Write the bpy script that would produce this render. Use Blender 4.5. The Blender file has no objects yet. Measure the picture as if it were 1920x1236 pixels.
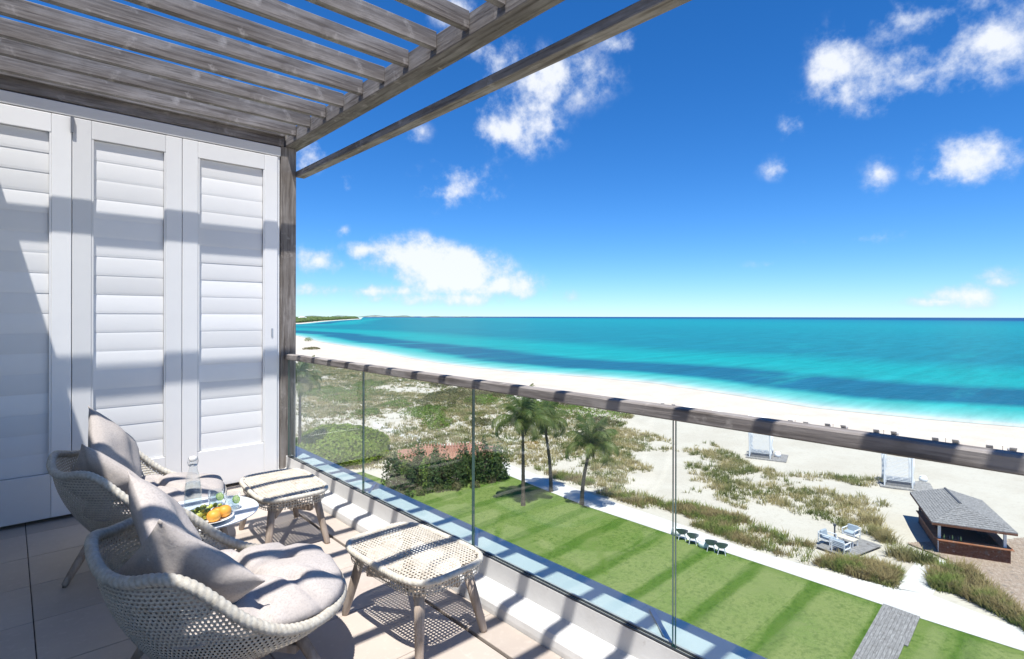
import bpy, bmesh, math, random
import numpy as np
from mathutils import Vector, Matrix
R = math.radians
random.seed(7); rng = np.random.default_rng(7)
scene = bpy.context.scene
C = scene.collection

# ------------------------------------------------------------------ camera
HC = 1.55                      # eye height above balcony floor (floor z = 0)
GZ = 1.55 - 15.0               # garden level
F, CX, CY = 1029.0, 960.0, 593.5
HEAD, ROLL = R(42.6), R(0.12)  # heading clockwise from +Y ; picture roll
cam_d = bpy.data.cameras.new('camera'); cam = bpy.data.objects.new('camera', cam_d); C.objects.link(cam)
cam_d.sensor_width = 36.0; cam_d.lens = F / 1920 * 36
cam_d.shift_y = (CY - 618) / 1920.0
cam_d.clip_start = 0.05; cam_d.clip_end = 200000
cam.location = (0, 0, HC)
cam.rotation_euler = (Matrix.Rotation(-HEAD, 4, 'Z') @ Matrix.Rotation(R(90), 4, 'X') @ Matrix.Rotation(ROLL, 4, 'Z')).to_euler()
scene.camera = cam
RV = Vector((math.cos(HEAD), -math.sin(HEAD), 0)); VV = Vector((math.sin(HEAD), math.cos(HEAD), 0))
def ray(px, py):
    x = (px - CX) / F; y = (CY - py) / F
    xr = x * math.cos(ROLL) - y * math.sin(ROLL); yr = x * math.sin(ROLL) + y * math.cos(ROLL)
    return VV + RV * xr + Vector((0, 0, yr))
def G(px, py, z=GZ):           # where the sight line meets the level z
    d = ray(px, py); t = (z - HC) / d.z
    p = Vector((0, 0, HC)) + d * t; p.z = z
    return p
def top_of(base, py):          # height of a thing standing at base whose top shows on row py
    t = (base - Vector((0, 0, HC))).dot(VV)
    return HC + (CY - py) / F * t - base.z

# ------------------------------------------------------------------ sun, sky
SD = Vector((0.247, 0.265, -1.0)).normalized()
EL = math.asin(-SD.z)
sun_d = bpy.data.lights.new('sun', 'SUN'); sun = bpy.data.objects.new('sun', sun_d); C.objects.link(sun)
sun_d.energy = 4.8; sun_d.angle = R(0.5); sun_d.color = (1, 0.965, 0.91)
sun.rotation_euler = SD.to_track_quat('-Z', 'Y').to_euler(); sun.location = (-5, -5, 20)
world = bpy.data.worlds.new('World'); scene.world = world; world.use_nodes = True
wt = world.node_tree; wt.nodes.clear()
def wn(t, **k):
    n = wt.nodes.new(t)
    for a, b in k.items(): setattr(n, a, b)
    return n
def wm(op, a, b=None, c=None):
    n = wn('ShaderNodeMath', operation=op)
    for i, v in enumerate((a, b, c)):
        if v is None: continue
        if isinstance(v, (int, float)): n.inputs[i].default_value = v
        else: wt.links.new(v, n.inputs[i])
    return n.outputs[0]
sky = wn('ShaderNodeTexSky', sky_type='NISHITA', sun_disc=False)
sky.sun_elevation = EL; sky.sun_rotation = math.atan2(-SD.x, -SD.y)
sky.altitude = 1200; sky.air_density = 1.0; sky.dust_density = 0.0; sky.ozone_density = 1.0
hsv = wn('ShaderNodeHueSaturation'); hsv.inputs['Saturation'].default_value = 1.14; hsv.inputs['Value'].default_value = 1.0
tint = wn('ShaderNodeMix', data_type='RGBA', blend_type='MULTIPLY'); tint.inputs['Factor'].default_value = 1; wt.links.new(sky.outputs[0], tint.inputs['A']); tint.inputs['B'].default_value = (.50,.71,1.02,1)
wt.links.new(tint.outputs['Result'], hsv.inputs['Color'])
tc = wn('ShaderNodeTexCoord'); sep = wn('ShaderNodeSeparateXYZ'); wt.links.new(tc.outputs['Generated'], sep.inputs[0])
az = wm('ARCTAN2', sep.outputs[0], sep.outputs[1]); el = wm('ARCSINE', sep.outputs[2])
ae = wn('ShaderNodeCombineXYZ'); wt.links.new(az, ae.inputs[0]); wt.links.new(el, ae.inputs[1])
# fair-weather clouds: (px, py, half width px, half height px, density)
CL = [(965,235,88,62,1.2),(1030,150,130,66,.7),(925,105,70,60,.65),(862,348,78,50,.95),(578,285,42,46,.95),(650,343,26,28,.55),(640,432,32,14,.8),
      (675,470,40,20,1.1),(770,482,92,42,1.35),(850,512,110,46,1.35),(945,538,74,30,1.2),(598,488,46,30,1.0),(690,546,170,15,.95),(820,560,190,16,.8),(1073,556,38,24,.95),
      (1720,142,230,62,1.1),(1565,118,58,78,.85),(1850,85,140,80,.95),(1745,25,150,55,.9),(1822,300,115,50,1.0),(1500,232,46,30,.8),(1455,315,36,24,.65),(1645,330,38,38,.55),
      (1160,80,40,24,.65),(1600,448,120,16,.5),(1475,492,90,10,.45),(1830,555,100,26,1.0),(1875,528,52,26,.9),(1760,566,150,11,.7),(850,20,60,46,.7),(780,250,32,28,.5)]
SPH = []
for px, py, a, b, s in CL:
    d = ray(px, py).normalized(); d2 = ray(px + a, py).normalized(); d3 = ray(px, py - b).normalized()
    A, E = math.atan2(d.x, d.y), math.asin(d.z)
    SPH.append((A, E, abs(math.atan2(d2.x, d2.y) - A), abs(math.asin(d3.z) - E), s))
for k in range(26):            # the same kind of sky goes on all round
    A = HEAD + R(60) + k * R(240) / 26; E = R(random.uniform(4, 45)); w = R(random.uniform(3, 8))
    SPH.append((A if A < math.pi else A - 2 * math.pi, E, w, w * .5, random.uniform(.6, 1.1)))
nz = wn('ShaderNodeTexNoise'); nz.inputs['Scale'].default_value = 9; nz.inputs['Detail'].default_value = 9; nz.inputs['Roughness'].default_value = .62
wt.links.new(tc.outputs['Generated'], nz.inputs['Vector'])
nz2 = wn('ShaderNodeTexNoise'); nz2.inputs['Scale'].default_value = 27; nz2.inputs['Detail'].default_value = 8; nz2.inputs['Roughness'].default_value = .6
wt.links.new(tc.outputs['Generated'], nz2.inputs['Vector'])
acc = None
for A, E, ra, re, s in SPH:
    v1 = wn('ShaderNodeVectorMath', operation='SUBTRACT'); wt.links.new(ae.outputs[0], v1.inputs[0]); v1.inputs[1].default_value = (A, E, 0)
    v2 = wn('ShaderNodeVectorMath', operation='MULTIPLY'); wt.links.new(v1.outputs[0], v2.inputs[0]); v2.inputs[1].default_value = (1/ra, 1/re, 0)
    v3 = wn('ShaderNodeVectorMath', operation='LENGTH'); wt.links.new(v2.outputs[0], v3.inputs[0])
    m = wm('MULTIPLY', wm('MAXIMUM', wm('SUBTRACT', 1.45, v3.outputs['Value']), 0.0), s)
    acc = m if acc is None else wm('MAXIMUM', acc, m)
ns = wm('ADD', wm('MULTIPLY', wm('SUBTRACT', nz.outputs[0], .5), 4.0), wm('MULTIPLY', wm('SUBTRACT', nz2.outputs[0], .5), 2.2))
gate = wn('ShaderNodeMapRange', interpolation_type='SMOOTHSTEP'); wt.links.new(acc, gate.inputs[0]); gate.inputs[1].default_value = 0; gate.inputs[2].default_value = .7
dens = wn('ShaderNodeMapRange', interpolation_type='SMOOTHSTEP'); wt.links.new(wm('ADD', acc, ns), dens.inputs[0]); dens.inputs[1].default_value = .22; dens.inputs[2].default_value = 1.65
mask = wm('MULTIPLY', wm('MULTIPLY', dens.outputs[0], gate.outputs[0]), .93)
cmix = wn('ShaderNodeMix', data_type='RGBA'); wt.links.new(mask, cmix.inputs['Factor']); wt.links.new(hsv.outputs[0], cmix.inputs['A'])
ccol = wn('ShaderNodeMix', data_type='RGBA'); wt.links.new(dens.outputs[0], ccol.inputs['Factor'])
ccol.inputs['A'].default_value = (3.4, 4.3, 5.9, 1); ccol.inputs['B'].default_value = (5.9, 6.1, 6.5, 1)
wt.links.new(ccol.outputs['Result'], cmix.inputs['B'])
bg = wn('ShaderNodeBackground'); bg.inputs['Strength'].default_value = 0.11
wt.links.new(cmix.outputs['Result'], bg.inputs['Color'])
wo = wn('ShaderNodeOutputWorld'); wt.links.new(bg.outputs[0], wo.inputs['Surface'])
scene.view_settings.view_transform = 'Standard'; scene.view_settings.look = 'None'
scene.view_settings.exposure = 0.60; scene.view_settings.gamma = 1.0
scene.render.engine = 'CYCLES'
scene.cycles.max_bounces = 10; scene.cycles.transparent_max_bounces = 24
scene.cycles.caustics_reflective = False; scene.cycles.caustics_refractive = False

# ------------------------------------------------------------------ materials
def mat(name, col, rough=.6, spec=.4, noise=None, bump=None, metal=0, coord='Object', sheen=0):
    """noise=(scale xyz, detail, colour2, contrast lo, hi); bump=(scale xyz, strength, distance)"""
    m = bpy.data.materials.new(name); m.use_nodes = True; t = m.node_tree; b = t.nodes['Principled BSDF']
    b.inputs['Roughness'].default_value = rough; b.inputs['Specular IOR Level'].default_value = spec; b.inputs['Metallic'].default_value = metal
    b.inputs['Base Color'].default_value = (*col, 1)
    tcn = t.nodes.new('ShaderNodeTexCoord')
    src = tcn.outputs['Object']
    if coord == 'World':
        g = t.nodes.new('ShaderNodeNewGeometry'); src = g.outputs['Position']
    def ntex(scale, detail, rgh=.6):
        mp = t.nodes.new('ShaderNodeMapping'); mp.inputs['Scale'].default_value = scale if isinstance(scale, tuple) else (scale,)*3
        t.links.new(src, mp.inputs[0])
        n = t.nodes.new('ShaderNodeTexNoise'); n.inputs['Scale'].default_value = 1; n.inputs['Detail'].default_value = detail; n.inputs['Roughness'].default_value = rgh
        t.links.new(mp.outputs[0], n.inputs['Vector']); return n.outputs[0]
    m['ntex'] = 0
    if noise:
        cur = None
        for i, (sc, de, c2, lo, hi) in enumerate(noise if isinstance(noise, list) else [noise]):
            mr = t.nodes.new('ShaderNodeMapRange'); mr.inputs[1].default_value = lo; mr.inputs[2].default_value = hi
            t.links.new(ntex(sc, de), mr.inputs[0])
            mx = t.nodes.new('ShaderNodeMix'); mx.data_type = 'RGBA'; t.links.new(mr.outputs[0], mx.inputs['Factor'])
            if cur is None: mx.inputs['A'].default_value = (*col, 1)
            else: t.links.new(cur, mx.inputs['A'])
            mx.inputs['B'].default_value = (*c2, 1); cur = mx.outputs['Result']
        # small per-object value shift so alike pieces differ
        oi = t.nodes.new('ShaderNodeObjectInfo'); hv = t.nodes.new('ShaderNodeHueSaturation')
        mr = t.nodes.new('ShaderNodeMapRange'); mr.inputs[3].default_value = .9; mr.inputs[4].default_value = 1.08
        t.links.new(oi.outputs['Random'], mr.inputs[0]); t.links.new(mr.outputs[0], hv.inputs['Value']); t.links.new(cur, hv.inputs['Color'])
        t.links.new(hv.outputs[0], b.inputs['Base Color'])
    if bump:
        bs = bump if isinstance(bump, list) else [bump]; prev = None
        for sc, st, di in bs:
            bn = t.nodes.new('ShaderNodeBump'); bn.inputs['Strength'].default_value = st; bn.inputs['Distance'].default_value = di
            t.links.new(ntex(sc, 5), bn.inputs['Height'])
            if prev: t.links.new(prev, bn.inputs['Normal'])
            prev = bn.outputs[0]
        t.links.new(prev, b.inputs['Normal'])
    return m
def wood(axis, name, c1=(.215,.193,.175), c2=(.34,.315,.295), c3=(.095,.08,.07)):
    s = [42, 42, 42]; s[axis] = 2.6; s2 = [7, 7, 7]; s2[axis] = 2.2; s3 = [90, 90, 90]; s3[axis] = 5
    return mat(name, c1, .85, .2, [(tuple(s2), 6, c2, .42, .68), (tuple(s), 6, c3, .45, .70), (tuple(s3), 4, (.46,.43,.40), .64, .76), ((9,9,9), 5, (.40,.37,.34), .60, .74), ((2.6,2.6,2.6), 5, (.14,.122,.108), .56, .75)], [(tuple(s), .6, .004), (tuple(s3), .4, .002)])
WX, WY, WZ = wood(0, 'weathered_wood_x'), wood(1, 'weathered_wood_y'), wood(2, 'weathered_wood_z')
RAILW = wood(1, 'rail_wood', (.255,.23,.215), (.36,.335,.315), (.12,.105,.095))
TEAK = wood(2, 'grey_teak', (.38,.31,.25), (.50,.43,.37), (.27,.21,.16))
DECKW = wood(1, 'deck_wood', (.26,.245,.235), (.40,.385,.37), (.15,.14,.135))
DECKB = wood(0, 'brown_deck_wood', (.33,.25,.19), (.45,.37,.30), (.2,.14,.1))
WHITE = mat('white_paint', (.84,.84,.835), .38, .45, ((3,3,3), 3, (.81,.81,.81), .4, .7), ((60,60,9), .05, .002))
KERB = mat('white_render', (.66,.655,.64), .8, .2, [((6,6,6), 6, (.60,.59,.57), .45, .7), ((25,25,25), 4, (.50,.48,.45), .66, .8)], ((50,50,50), .25, .004), coord='World')
LEDGE = mat('ledge_coating', (.72,.80,.79), .85, .1, ((4,4,4), 5, (.65,.74,.73), .4, .7), ((40,40,40), .15, .003), coord='World')
TILE = mat('beige_tile', (.47,.41,.355), .55, .35, [((2.2,2.2,2.2), 5, (.43,.37,.32), .4, .65), ((28,28,28), 4, (.51,.45,.395), .55, .75)], ((70,70,70), .12, .002), coord='World')
GROUT = mat('dark_joint', (.10,.085,.075), .9, .1)
def plainm(n, c, r=.6, s=.4, metal=0): return mat(n, c, r, s, metal=metal)
GASKET = plainm('black_gasket', (.03,.035,.04), .5)
METAL = plainm('brushed_metal', (.55,.56,.58), .35, .5, 1)
WHMET = plainm('white_metal', (.78,.79,.80), .4)
WICK = mat('woven_fibre', (.47,.43,.355), .6, .35, [((60,60,60), 3, (.53,.49,.42), .4, .6), ((14,14,14), 3, (.37,.32,.25), .5, .75)], ((160,160,160), .5, .003))
ROPE = mat('woven_rope', (.58,.55,.48), .65, .3, ((50,50,50), 3, (.46,.42,.35), .4, .65), ((140,140,140), .5, .003))
FAB = mat('cushion_fabric', (.425,.385,.36), .92, .1, [((5,5,5), 4, (.47,.43,.405), .4, .65), ((120,120,120), 2, (.37,.335,.315), .45, .7)], [((9,9,9), .35, .02), ((300,300,300), .25, .001)])
TABLE = plainm('white_tabletop', (.74,.77,.79), .3)
PLATE = plainm('white_china', (.8,.8,.78), .2, .5)
ORANGE = mat('orange_peel', (.80,.30,.035), .45, .4, ((9,9,9), 3, (.85,.42,.07), .4, .65), ((150,150,150), .3, .001))
GRAPE = mat('green_grape', (.42,.47,.08), .22, .5, ((40,40,40), 2, (.30,.28,.05), .5, .7))
LIME = plainm('lime_rind', (.16,.33,.03), .4); LIMEF = plainm('lime_flesh', (.50,.62,.22), .4)
ICE = plainm('ice', (.75,.8,.82), .15, .5)
CAP = plainm('bottle_stopper', (.78,.76,.72), .4)
def glassm(name, tint, edge=None, ior=1.5, gl=1.0):
    m = bpy.data.materials.new(name); m.use_nodes = True; t = m.node_tree; t.nodes.clear()
    o = t.nodes.new('ShaderNodeOutputMaterial'); mx = t.nodes.new('ShaderNodeMixShader'); tr = t.nodes.new('ShaderNodeBsdfTransparent'); gy = t.nodes.new('ShaderNodeBsdfGlossy')
    lw = t.nodes.new('ShaderNodeLayerWeight'); lw.inputs['Blend'].default_value = .5
    pw = t.nodes.new('ShaderNodeMath'); pw.operation = 'POWER'; pw.inputs[1].default_value = 5.0; t.links.new(lw.outputs['Facing'], pw.inputs[0])
    fr = t.nodes.new('ShaderNodeMath'); fr.operation = 'MULTIPLY_ADD'; f0 = ((ior-1)/(ior+1))**2; fr.inputs[1].default_value = 1-f0; fr.inputs[2].default_value = f0; t.links.new(pw.outputs[0], fr.inputs[0])
    tr.inputs[0].default_value = (*tint, 1); gy.inputs['Roughness'].default_value = .0
    gy.inputs['Color'].default_value = (gl, gl, gl, 1)
    t.links.new(fr.outputs[0], mx.inputs[0]); t.links.new(tr.outputs[0], mx.inputs[1]); t.links.new(gy.outputs[0], mx.inputs[2]); t.links.new(mx.outputs[0], o.inputs[0])
    return m
PANE = glassm('balustrade_glass', (.95,.985,.975)); PEDGE = plainm('glass_edge', (.03,.10,.085), .15, .6)
CLEAR = glassm('clear_glass', (.93,.95,.955), ior=1.45); WATERG = glassm('water_in_glass', (.86,.90,.92), ior=1.2)

# ------------------------------------------------------------------ mesh helpers
def tag(o, label=None, cat=None, group=None, kind=None):
    if label: o['label'] = label
    if cat: o['category'] = cat
    if group: o['group'] = group
    if kind: o['kind'] = kind
    return o
def mobj(name, V, Fc, m, parent=None, smooth=False, loc=None, mats=None, mi=None):
    me = bpy.data.meshes.new(name)
    me.from_pydata([tuple(v) for v in V] if not isinstance(V, np.ndarray) else V.tolist(), [], Fc if isinstance(Fc, list) else Fc.tolist())
    for x in (mats or [m]): me.materials.append(x)
    if mi is not None: me.polygons.foreach_set('material_index', np.asarray(mi, dtype=np.int32))
    if smooth: me.polygons.foreach_set('use_smooth', np.ones(len(me.polygons), dtype=bool))
    me.update()
    o = bpy.data.objects.new(name, me); C.objects.link(o)
    if parent: o.parent = parent
    if loc is not None: o.location = loc
    return o
def empty(name, loc, label, cat, group=None, rz=0):
    o = bpy.data.objects.new(name, None); C.objects.link(o); o.location = loc; o.rotation_euler = (0, 0, rz); o.empty_display_size = .1
    return tag(o, label, cat, group)
def copy_tree(o, parent=None):
    c = o.copy(); C.objects.link(c); c.parent = parent
    for ch in list(o.children): copy_tree(ch, c)
    return c
class MB:
    def __init__(s): s.v = []; s.f = []
    def add(s, V, Fc):
        k = len(s.v); s.v += [tuple(p) for p in V]; s.f += [[i + k for i in q] for q in Fc]; return s
    def box(s, c, d, rot=None, b=0.0):
        x, y, z = d[0]/2, d[1]/2, d[2]/2
        if b <= 0:
            V = [Vector((sx*x, sy*y, sz*z)) for sx in (-1,1) for sy in (-1,1) for sz in (-1,1)]
            Fc = [(0,1,3,2),(4,6,7,5),(0,4,5,1),(2,3,7,6),(0,2,6,4),(1,5,7,3)]
        else:
            bm = bmesh.new(); bmesh.ops.create_cube(bm, size=1)
            for v in bm.verts: v.co = Vector((v.co.x*d[0], v.co.y*d[1], v.co.z*d[2]))
            bmesh.ops.bevel(bm, geom=list(bm.edges), offset=b, segments=1, affect='EDGES')
            V = [v.co.copy() for v in bm.verts]; bm.verts.index_update(); Fc = [[v.index for v in f.verts] for f in bm.faces]; bm.free()
        if rot is not None: V = [rot @ p for p in V]
        return s.add([p + Vector(c) for p in V], Fc)
    def tube(s, pts, rad, n=8, cap=True):
        pts = [Vector(p) for p in pts]; rad = rad if isinstance(rad, (list, tuple)) else [rad]*len(pts); V = []; Fc = []
        for i, p in enumerate(pts):
            d = (pts[min(i+1, len(pts)-1)] - pts[max(i-1, 0)]).normalized()
            a = d.orthogonal().normalized() if abs(d.z) > .95 else d.cross(Vector((0,0,1))).normalized(); b = d.cross(a)
            V += [p + (a*math.cos(2*math.pi*k/n) + b*math.sin(2*math.pi*k/n))*rad[i] for k in range(n)]
        for i in range(len(pts)-1):
            for k in range(n): Fc.append((i*n+k, i*n+(k+1)%n, (i+1)*n+(k+1)%n, (i+1)*n+k))
        if cap: Fc += [tuple(range(n))[::-1], tuple((len(pts)-1)*n + k for k in range(n))]
        return s.add(V, Fc)
    def lathe(s, prof, c=(0,0,0), n=24):
        V = []; Fc = []
        for r, z in prof: V += [(c[0]+r*math.cos(2*math.pi*k/n), c[1]+r*math.sin(2*math.pi*k/n), c[2]+z) for k in range(n)]
        for i in range(len(prof)-1):
            for k in range(n): Fc.append((i*n+k, i*n+(k+1)%n, (i+1)*n+(k+1)%n, (i+1)*n+k))
        return s.add(V, Fc)
    def build(s, name, m, parent=None, smooth=False, loc=None): return mobj(name, s.v, s.f, m, parent, smooth, loc)
def box(name, c, d, m, parent=None, b=0, rot=None):
    """box given in the parent's own coordinates, origin at the box centre"""
    mb = MB().box((0,0,0), d, rot, b); return mb.build(name, m, parent, loc=c)
def prism(name, prof, y0, y1, m, parent=None):       # profile in x,z swept along y
    n = len(prof); V = [(x, y0, z) for x, z in prof] + [(x, y1, z) for x, z in prof]
    Fc = [(i, (i+1) % n, n + (i+1) % n, n + i) for i in range(n)] + [tuple(range(n))[::-1], tuple(range(n, 2*n))]
    return mobj(name, V, Fc, m, parent)
def poly(name, pts, z, m, thick=0, parent=None):
    n = len(pts); V = [(p[0], p[1], z) for p in pts]; Fc = [tuple(range(n))]
    if thick:
        V += [(p[0], p[1], z - thick) for p in pts]; Fc += [(i, n+i, n+(i+1) % n, (i+1) % n) for i in range(n)]
    o = mobj(name, V, Fc, m, parent); bm = bmesh.new(); bm.from_mesh(o.data); bmesh.ops.recalc_face_normals(bm, faces=bm.faces); bm.to_mesh(o.data); bm.free()
    if o.data.polygons[0].normal.z < 0: o.data.flip_normals()
    return o

# ------------------------------------------------------------------ the ground, beach and sea
SHORE = [(300,615),(480,622),(540,627),(562,631),(600,641),(682,654),(760,670),(825,681),(900,690),(967,697),(1100,706),(1228,718),(1380,740),(1527,763),(1740,784),(1919,799),(2150,818),(2500,850)]
FAR = [(300,612),(480,610),(562,607.5),(600,603.5),(640,600.5),(680,598.3)]
shore = [G(*p) for p in SHORE]; farb = [G(*p) for p in FAR]
spts = np.array([[p.x, p.y] for p in shore]); fpts = np.array([[p.x, p.y] for p in farb])
def seg_dist(P, poly):
    d = np.full(len(P), 1e12)
    for a, b in zip(poly[:-1], poly[1:]):
        ab = b - a; t = np.clip(((P - a) @ ab) / (ab @ ab), 0, 1); d = np.minimum(d, np.linalg.norm(P - (a + t[:, None]*ab), axis=1))
    return d
def fbm(P, sc, seed=0, oct=4):
    r = np.random.default_rng(seed); out = np.zeros(len(P)); amp = 1
    for o in range(oct):
        for k in range(5):
            a = r.uniform(0, 2*math.pi); f = sc * 2**o * r.uniform(.7, 1.3); out += amp*np.sin((P[:,0]*math.cos(a) + P[:,1]*math.sin(a))*f + r.uniform(0, 6.28))/5
        amp *= .55
    return out
SAND = mat('white_sand', (.54,.495,.42), .95, .1, [((.25,.25,.25), 5, (.50,.45,.375), .42, .65), ((3,3,3), 5, (.42,.37,.30), .55, .8)], [((1.2,1.2,1.2), .4, .15), ((9,9,9), .4, .03)], coord='World')
# sandy ground with low dunes: fine grid by the house, coarse beyond
def dune_h(P):
    d = seg_dist(P, spts); h = np.clip((d - 22)/14, 0, 1)
    return h*(fbm(P, .22, 3)*.22 + fbm(P, .07, 5, 2)*.3)
PATH_LOW = [(700,800),(840,850),(940,887),(1100,950),(1250,1000),(1450,1066),(1655,1135),(1725,1160),(1919,1222),(2300,1345)]
PATH_UP = [(700,792),(840,836),(945,868),(1045,905),(1160,945),(1270,982),(1400,1030),(1550,1072),(1676,1104),(1745,1116),(1880,1168),(1919,1181),(2300,1300)]
gl = [G(*p) for p in PATH_LOW]; gu = [G(*p) for p in PATH_UP]
plow = np.array([[p.x, p.y] for p in gl]); pup = np.array([[p.x, p.y] for p in gu])
xs = np.arange(-20, 190, 1.5); ys = np.arange(-70, 260, 1.5)
gx, gy = np.meshgrid(xs, ys, indexing='ij'); P = np.stack([gx.ravel(), gy.ravel()], 1)
h = dune_h(P); dl = seg_dist(P, pup)
side = np.zeros(len(P))       # garden side of the path stays flat
for i, p in enumerate(P):
    k = int(np.argmin(np.linalg.norm(pup - p, axis=1))); k = min(max(k, 1), len(pup)-2); a, b = pup[k-1], pup[k+1]
    side[i] = (b[0]-a[0])*(p[1]-a[1]) - (b[1]-a[1])*(p[0]-a[0])
h = np.where(side > 0, h*np.clip((dl-1)/8, 0, 1), 0)
h = np.clip(h, -.02, None)
k_sea = np.zeros(len(P))      # seabed falls away beyond the waterline
dsh = seg_dist(P, spts); ctr = np.array([10., 10.])
for i in np.nonzero(dsh < 400)[0]:
    p = P[i]; k = int(np.argmin(np.linalg.norm(spts - p, axis=1))); k = min(max(k, 1), len(spts)-2)
    best = None
    for a, b in ((spts[k-1], spts[k]), (spts[k], spts[k+1])):
        ab = b-a; tt = np.clip(((p-a) @ ab)/(ab @ ab), 0, 1); dd = np.linalg.norm(p-a-tt*ab); cr = (b[0]-a[0])*(p[1]-a[1]) - (b[1]-a[1])*(p[0]-a[0]); ch = (b[0]-a[0])*(ctr[1]-a[1]) - (b[1]-a[1])*(ctr[0]-a[0])
        if best is None or dd < best[0]: best = (dd, cr*ch < 0)
    if best[1]: k_sea[i] = best[0]
h = np.where(k_sea > 0, -.02 - np.clip(k_sea*.06, 0, 4), h)
hgrid = h.reshape(len(xs), len(ys))
def ground_z(x, y):
    i = (x - xs[0])/1.5; j = (y - ys[0])/1.5
    if i < 0 or j < 0 or i >= len(xs)-1 or j >= len(ys)-1: return GZ
    i0, j0 = int(i), int(j); a, b = i-i0, j-j0
    return GZ + (hgrid[i0,j0]*(1-a)*(1-b) + hgrid[i0+1,j0]*a*(1-b) + hgrid[i0,j0+1]*(1-a)*b + hgrid[i0+1,j0+1]*a*b)
V = np.stack([P[:,0], P[:,1], GZ + h], 1).tolist(); nx, ny = len(xs), len(ys)
Fc = [(i*ny+j, (i+1)*ny+j, (i+1)*ny+j+1, i*ny+j+1) for i in range(nx-1) for j in range(ny-1)]
sand = tag(mobj('sand', V, Fc, SAND, smooth=True), kind='structure')

land = [Vector((p.x, p.y, 0)) for p in shore[::-1]] + [Vector((p.x, p.y, 0)) for p in farb] + [G(660,596.6), G(560,595.2), G(300,594.6), Vector((-40000,9000,0)), Vector((-40000,-40000,0)), Vector((40000,-40000,0))]
tag(poly('far_beach', land, GZ-.06, SAND), kind='structure')
# the sea: a sheet between the shore and the horizon; seabed depth and seagrass give its colour
cols = list(np.linspace(300, 560, 14)) + list(np.linspace(563, 690, 40)) + list(np.linspace(694, 2400, 150))
def interp(tab, x): return float(np.interp(x, [p[0] for p in tab], [p[1] for p in tab]))
SV = []; NR = 90
for px in cols:
    yn = interp(SHORE, px); d = ray(px, 594); dxy = Vector((d.x, d.y)).normalized()
    rn = (Vector(G(px, yn)[:2])).length
    rf = (Vector(G(px, interp(FAR, px))[:2])).length if px <= 680 else 45000
    if px > 680 and px < 700: rf = 6000 + (px-680)*1900
    rn -= 1.5
    for k in range(NR):
        q = (k/(NR-1))**1.35; r = rn*(rf/rn)**q
        SV.append((dxy.x*r, dxy.y*r, GZ + .03))
SF = [(i*NR+j, (i+1)*NR+j, (i+1)*NR+j+1, i*NR+j+1) for i in range(len(cols)-1) for j in range(NR-1)]
sea = mobj('sea', SV, SF, None or bpy.data.materials.new('sea_water'), smooth=True); tag(sea, kind='structure')
SP = np.array(SV)[:, :2]; ds = np.minimum(seg_dist(SP, spts), seg_dist(SP, fpts)); rr = np.linalg.norm(SP, axis=1)
at = sea.data.attributes.new('shore', 'FLOAT', 'POINT'); at.data.foreach_set('value', ds.astype(np.float32))
SEA = sea.data.materials[0]; SEA.use_nodes = True; t = SEA.node_tree; b = t.nodes['Principled BSDF']
def N(t, ty, **k):
    n = t.nodes.new(ty)
    for a, v in k.items(): setattr(n, a, v)
    return n
def ramp(t, inp, stops):
    r = N(t, 'ShaderNodeValToRGB'); t.links.new(inp, r.inputs[0]); e = r.color_ramp.elements
    while len(e) < len(stops): e.new(.5)
    for x, (p, c) in zip(e, stops): x.position = p; x.color = (*c, 1) if len(c) == 3 else c
    return r.outputs[0]
def mathn(t, op, a, b_=None):
    n = N(t, 'ShaderNodeMath', operation=op)
    for i, v in enumerate((a, b_)):
        if v is None: continue
        if isinstance(v, (int, float)): n.inputs[i].default_value = v
        else: t.links.new(v, n.inputs[i])
    return n.outputs[0]
an = N(t, 'ShaderNodeAttribute', attribute_name='shore'); geo = N(t, 'ShaderNodeNewGeometry')
# rotate so that x runs along the beach, stretch streaks along it
mp = N(t, 'ShaderNodeMapping'); t.links.new(geo.outputs['Position'], mp.inputs[0])
sdir = (shore[14] - shore[6]); ang = math.atan2(sdir.y, sdir.x); mp.inputs['Rotation'].default_value = (0, 0, -ang); mp.inputs['Scale'].default_value = (.0035, .016, 0)
n1 = N(t, 'ShaderNodeTexNoise'); n1.inputs['Scale'].default_value = 1; n1.inputs['Detail'].default_value = 6; n1.inputs['Roughness'].default_value = .6; t.links.new(mp.outputs[0], n1.inputs['Vector'])
sh = mathn(t, 'ADD', an.outputs['Fac'], mathn(t, 'MULTIPLY', mathn(t, 'SUBTRACT', n1.outputs[0], .5), 30))
lg = mathn(t, 'DIVIDE', mathn(t, 'LOGARITHM', mathn(t, 'MAXIMUM', sh, 1.0), 10.0), 4.2)     # 1 m .. 16 km -> 0..1
def lp(m_): return math.log10(m_)/4.2
base = ramp(t, mathn(t, 'DIVIDE', mathn(t, 'LOGARITHM', mathn(t, 'MAXIMUM', an.outputs['Fac'], 1.0), 10.0), 4.2),
            [(0, (.42,.47,.41)), (lp(3), (.26,.44,.40)), (lp(8), (.11,.37,.33)), (lp(18), (.022,.30,.28)), (lp(80), (.004,.25,.245)), (lp(900), (.003,.215,.235)), (lp(2300), (.004,.16,.22)), (lp(3300), (.006,.05,.15))])
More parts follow.
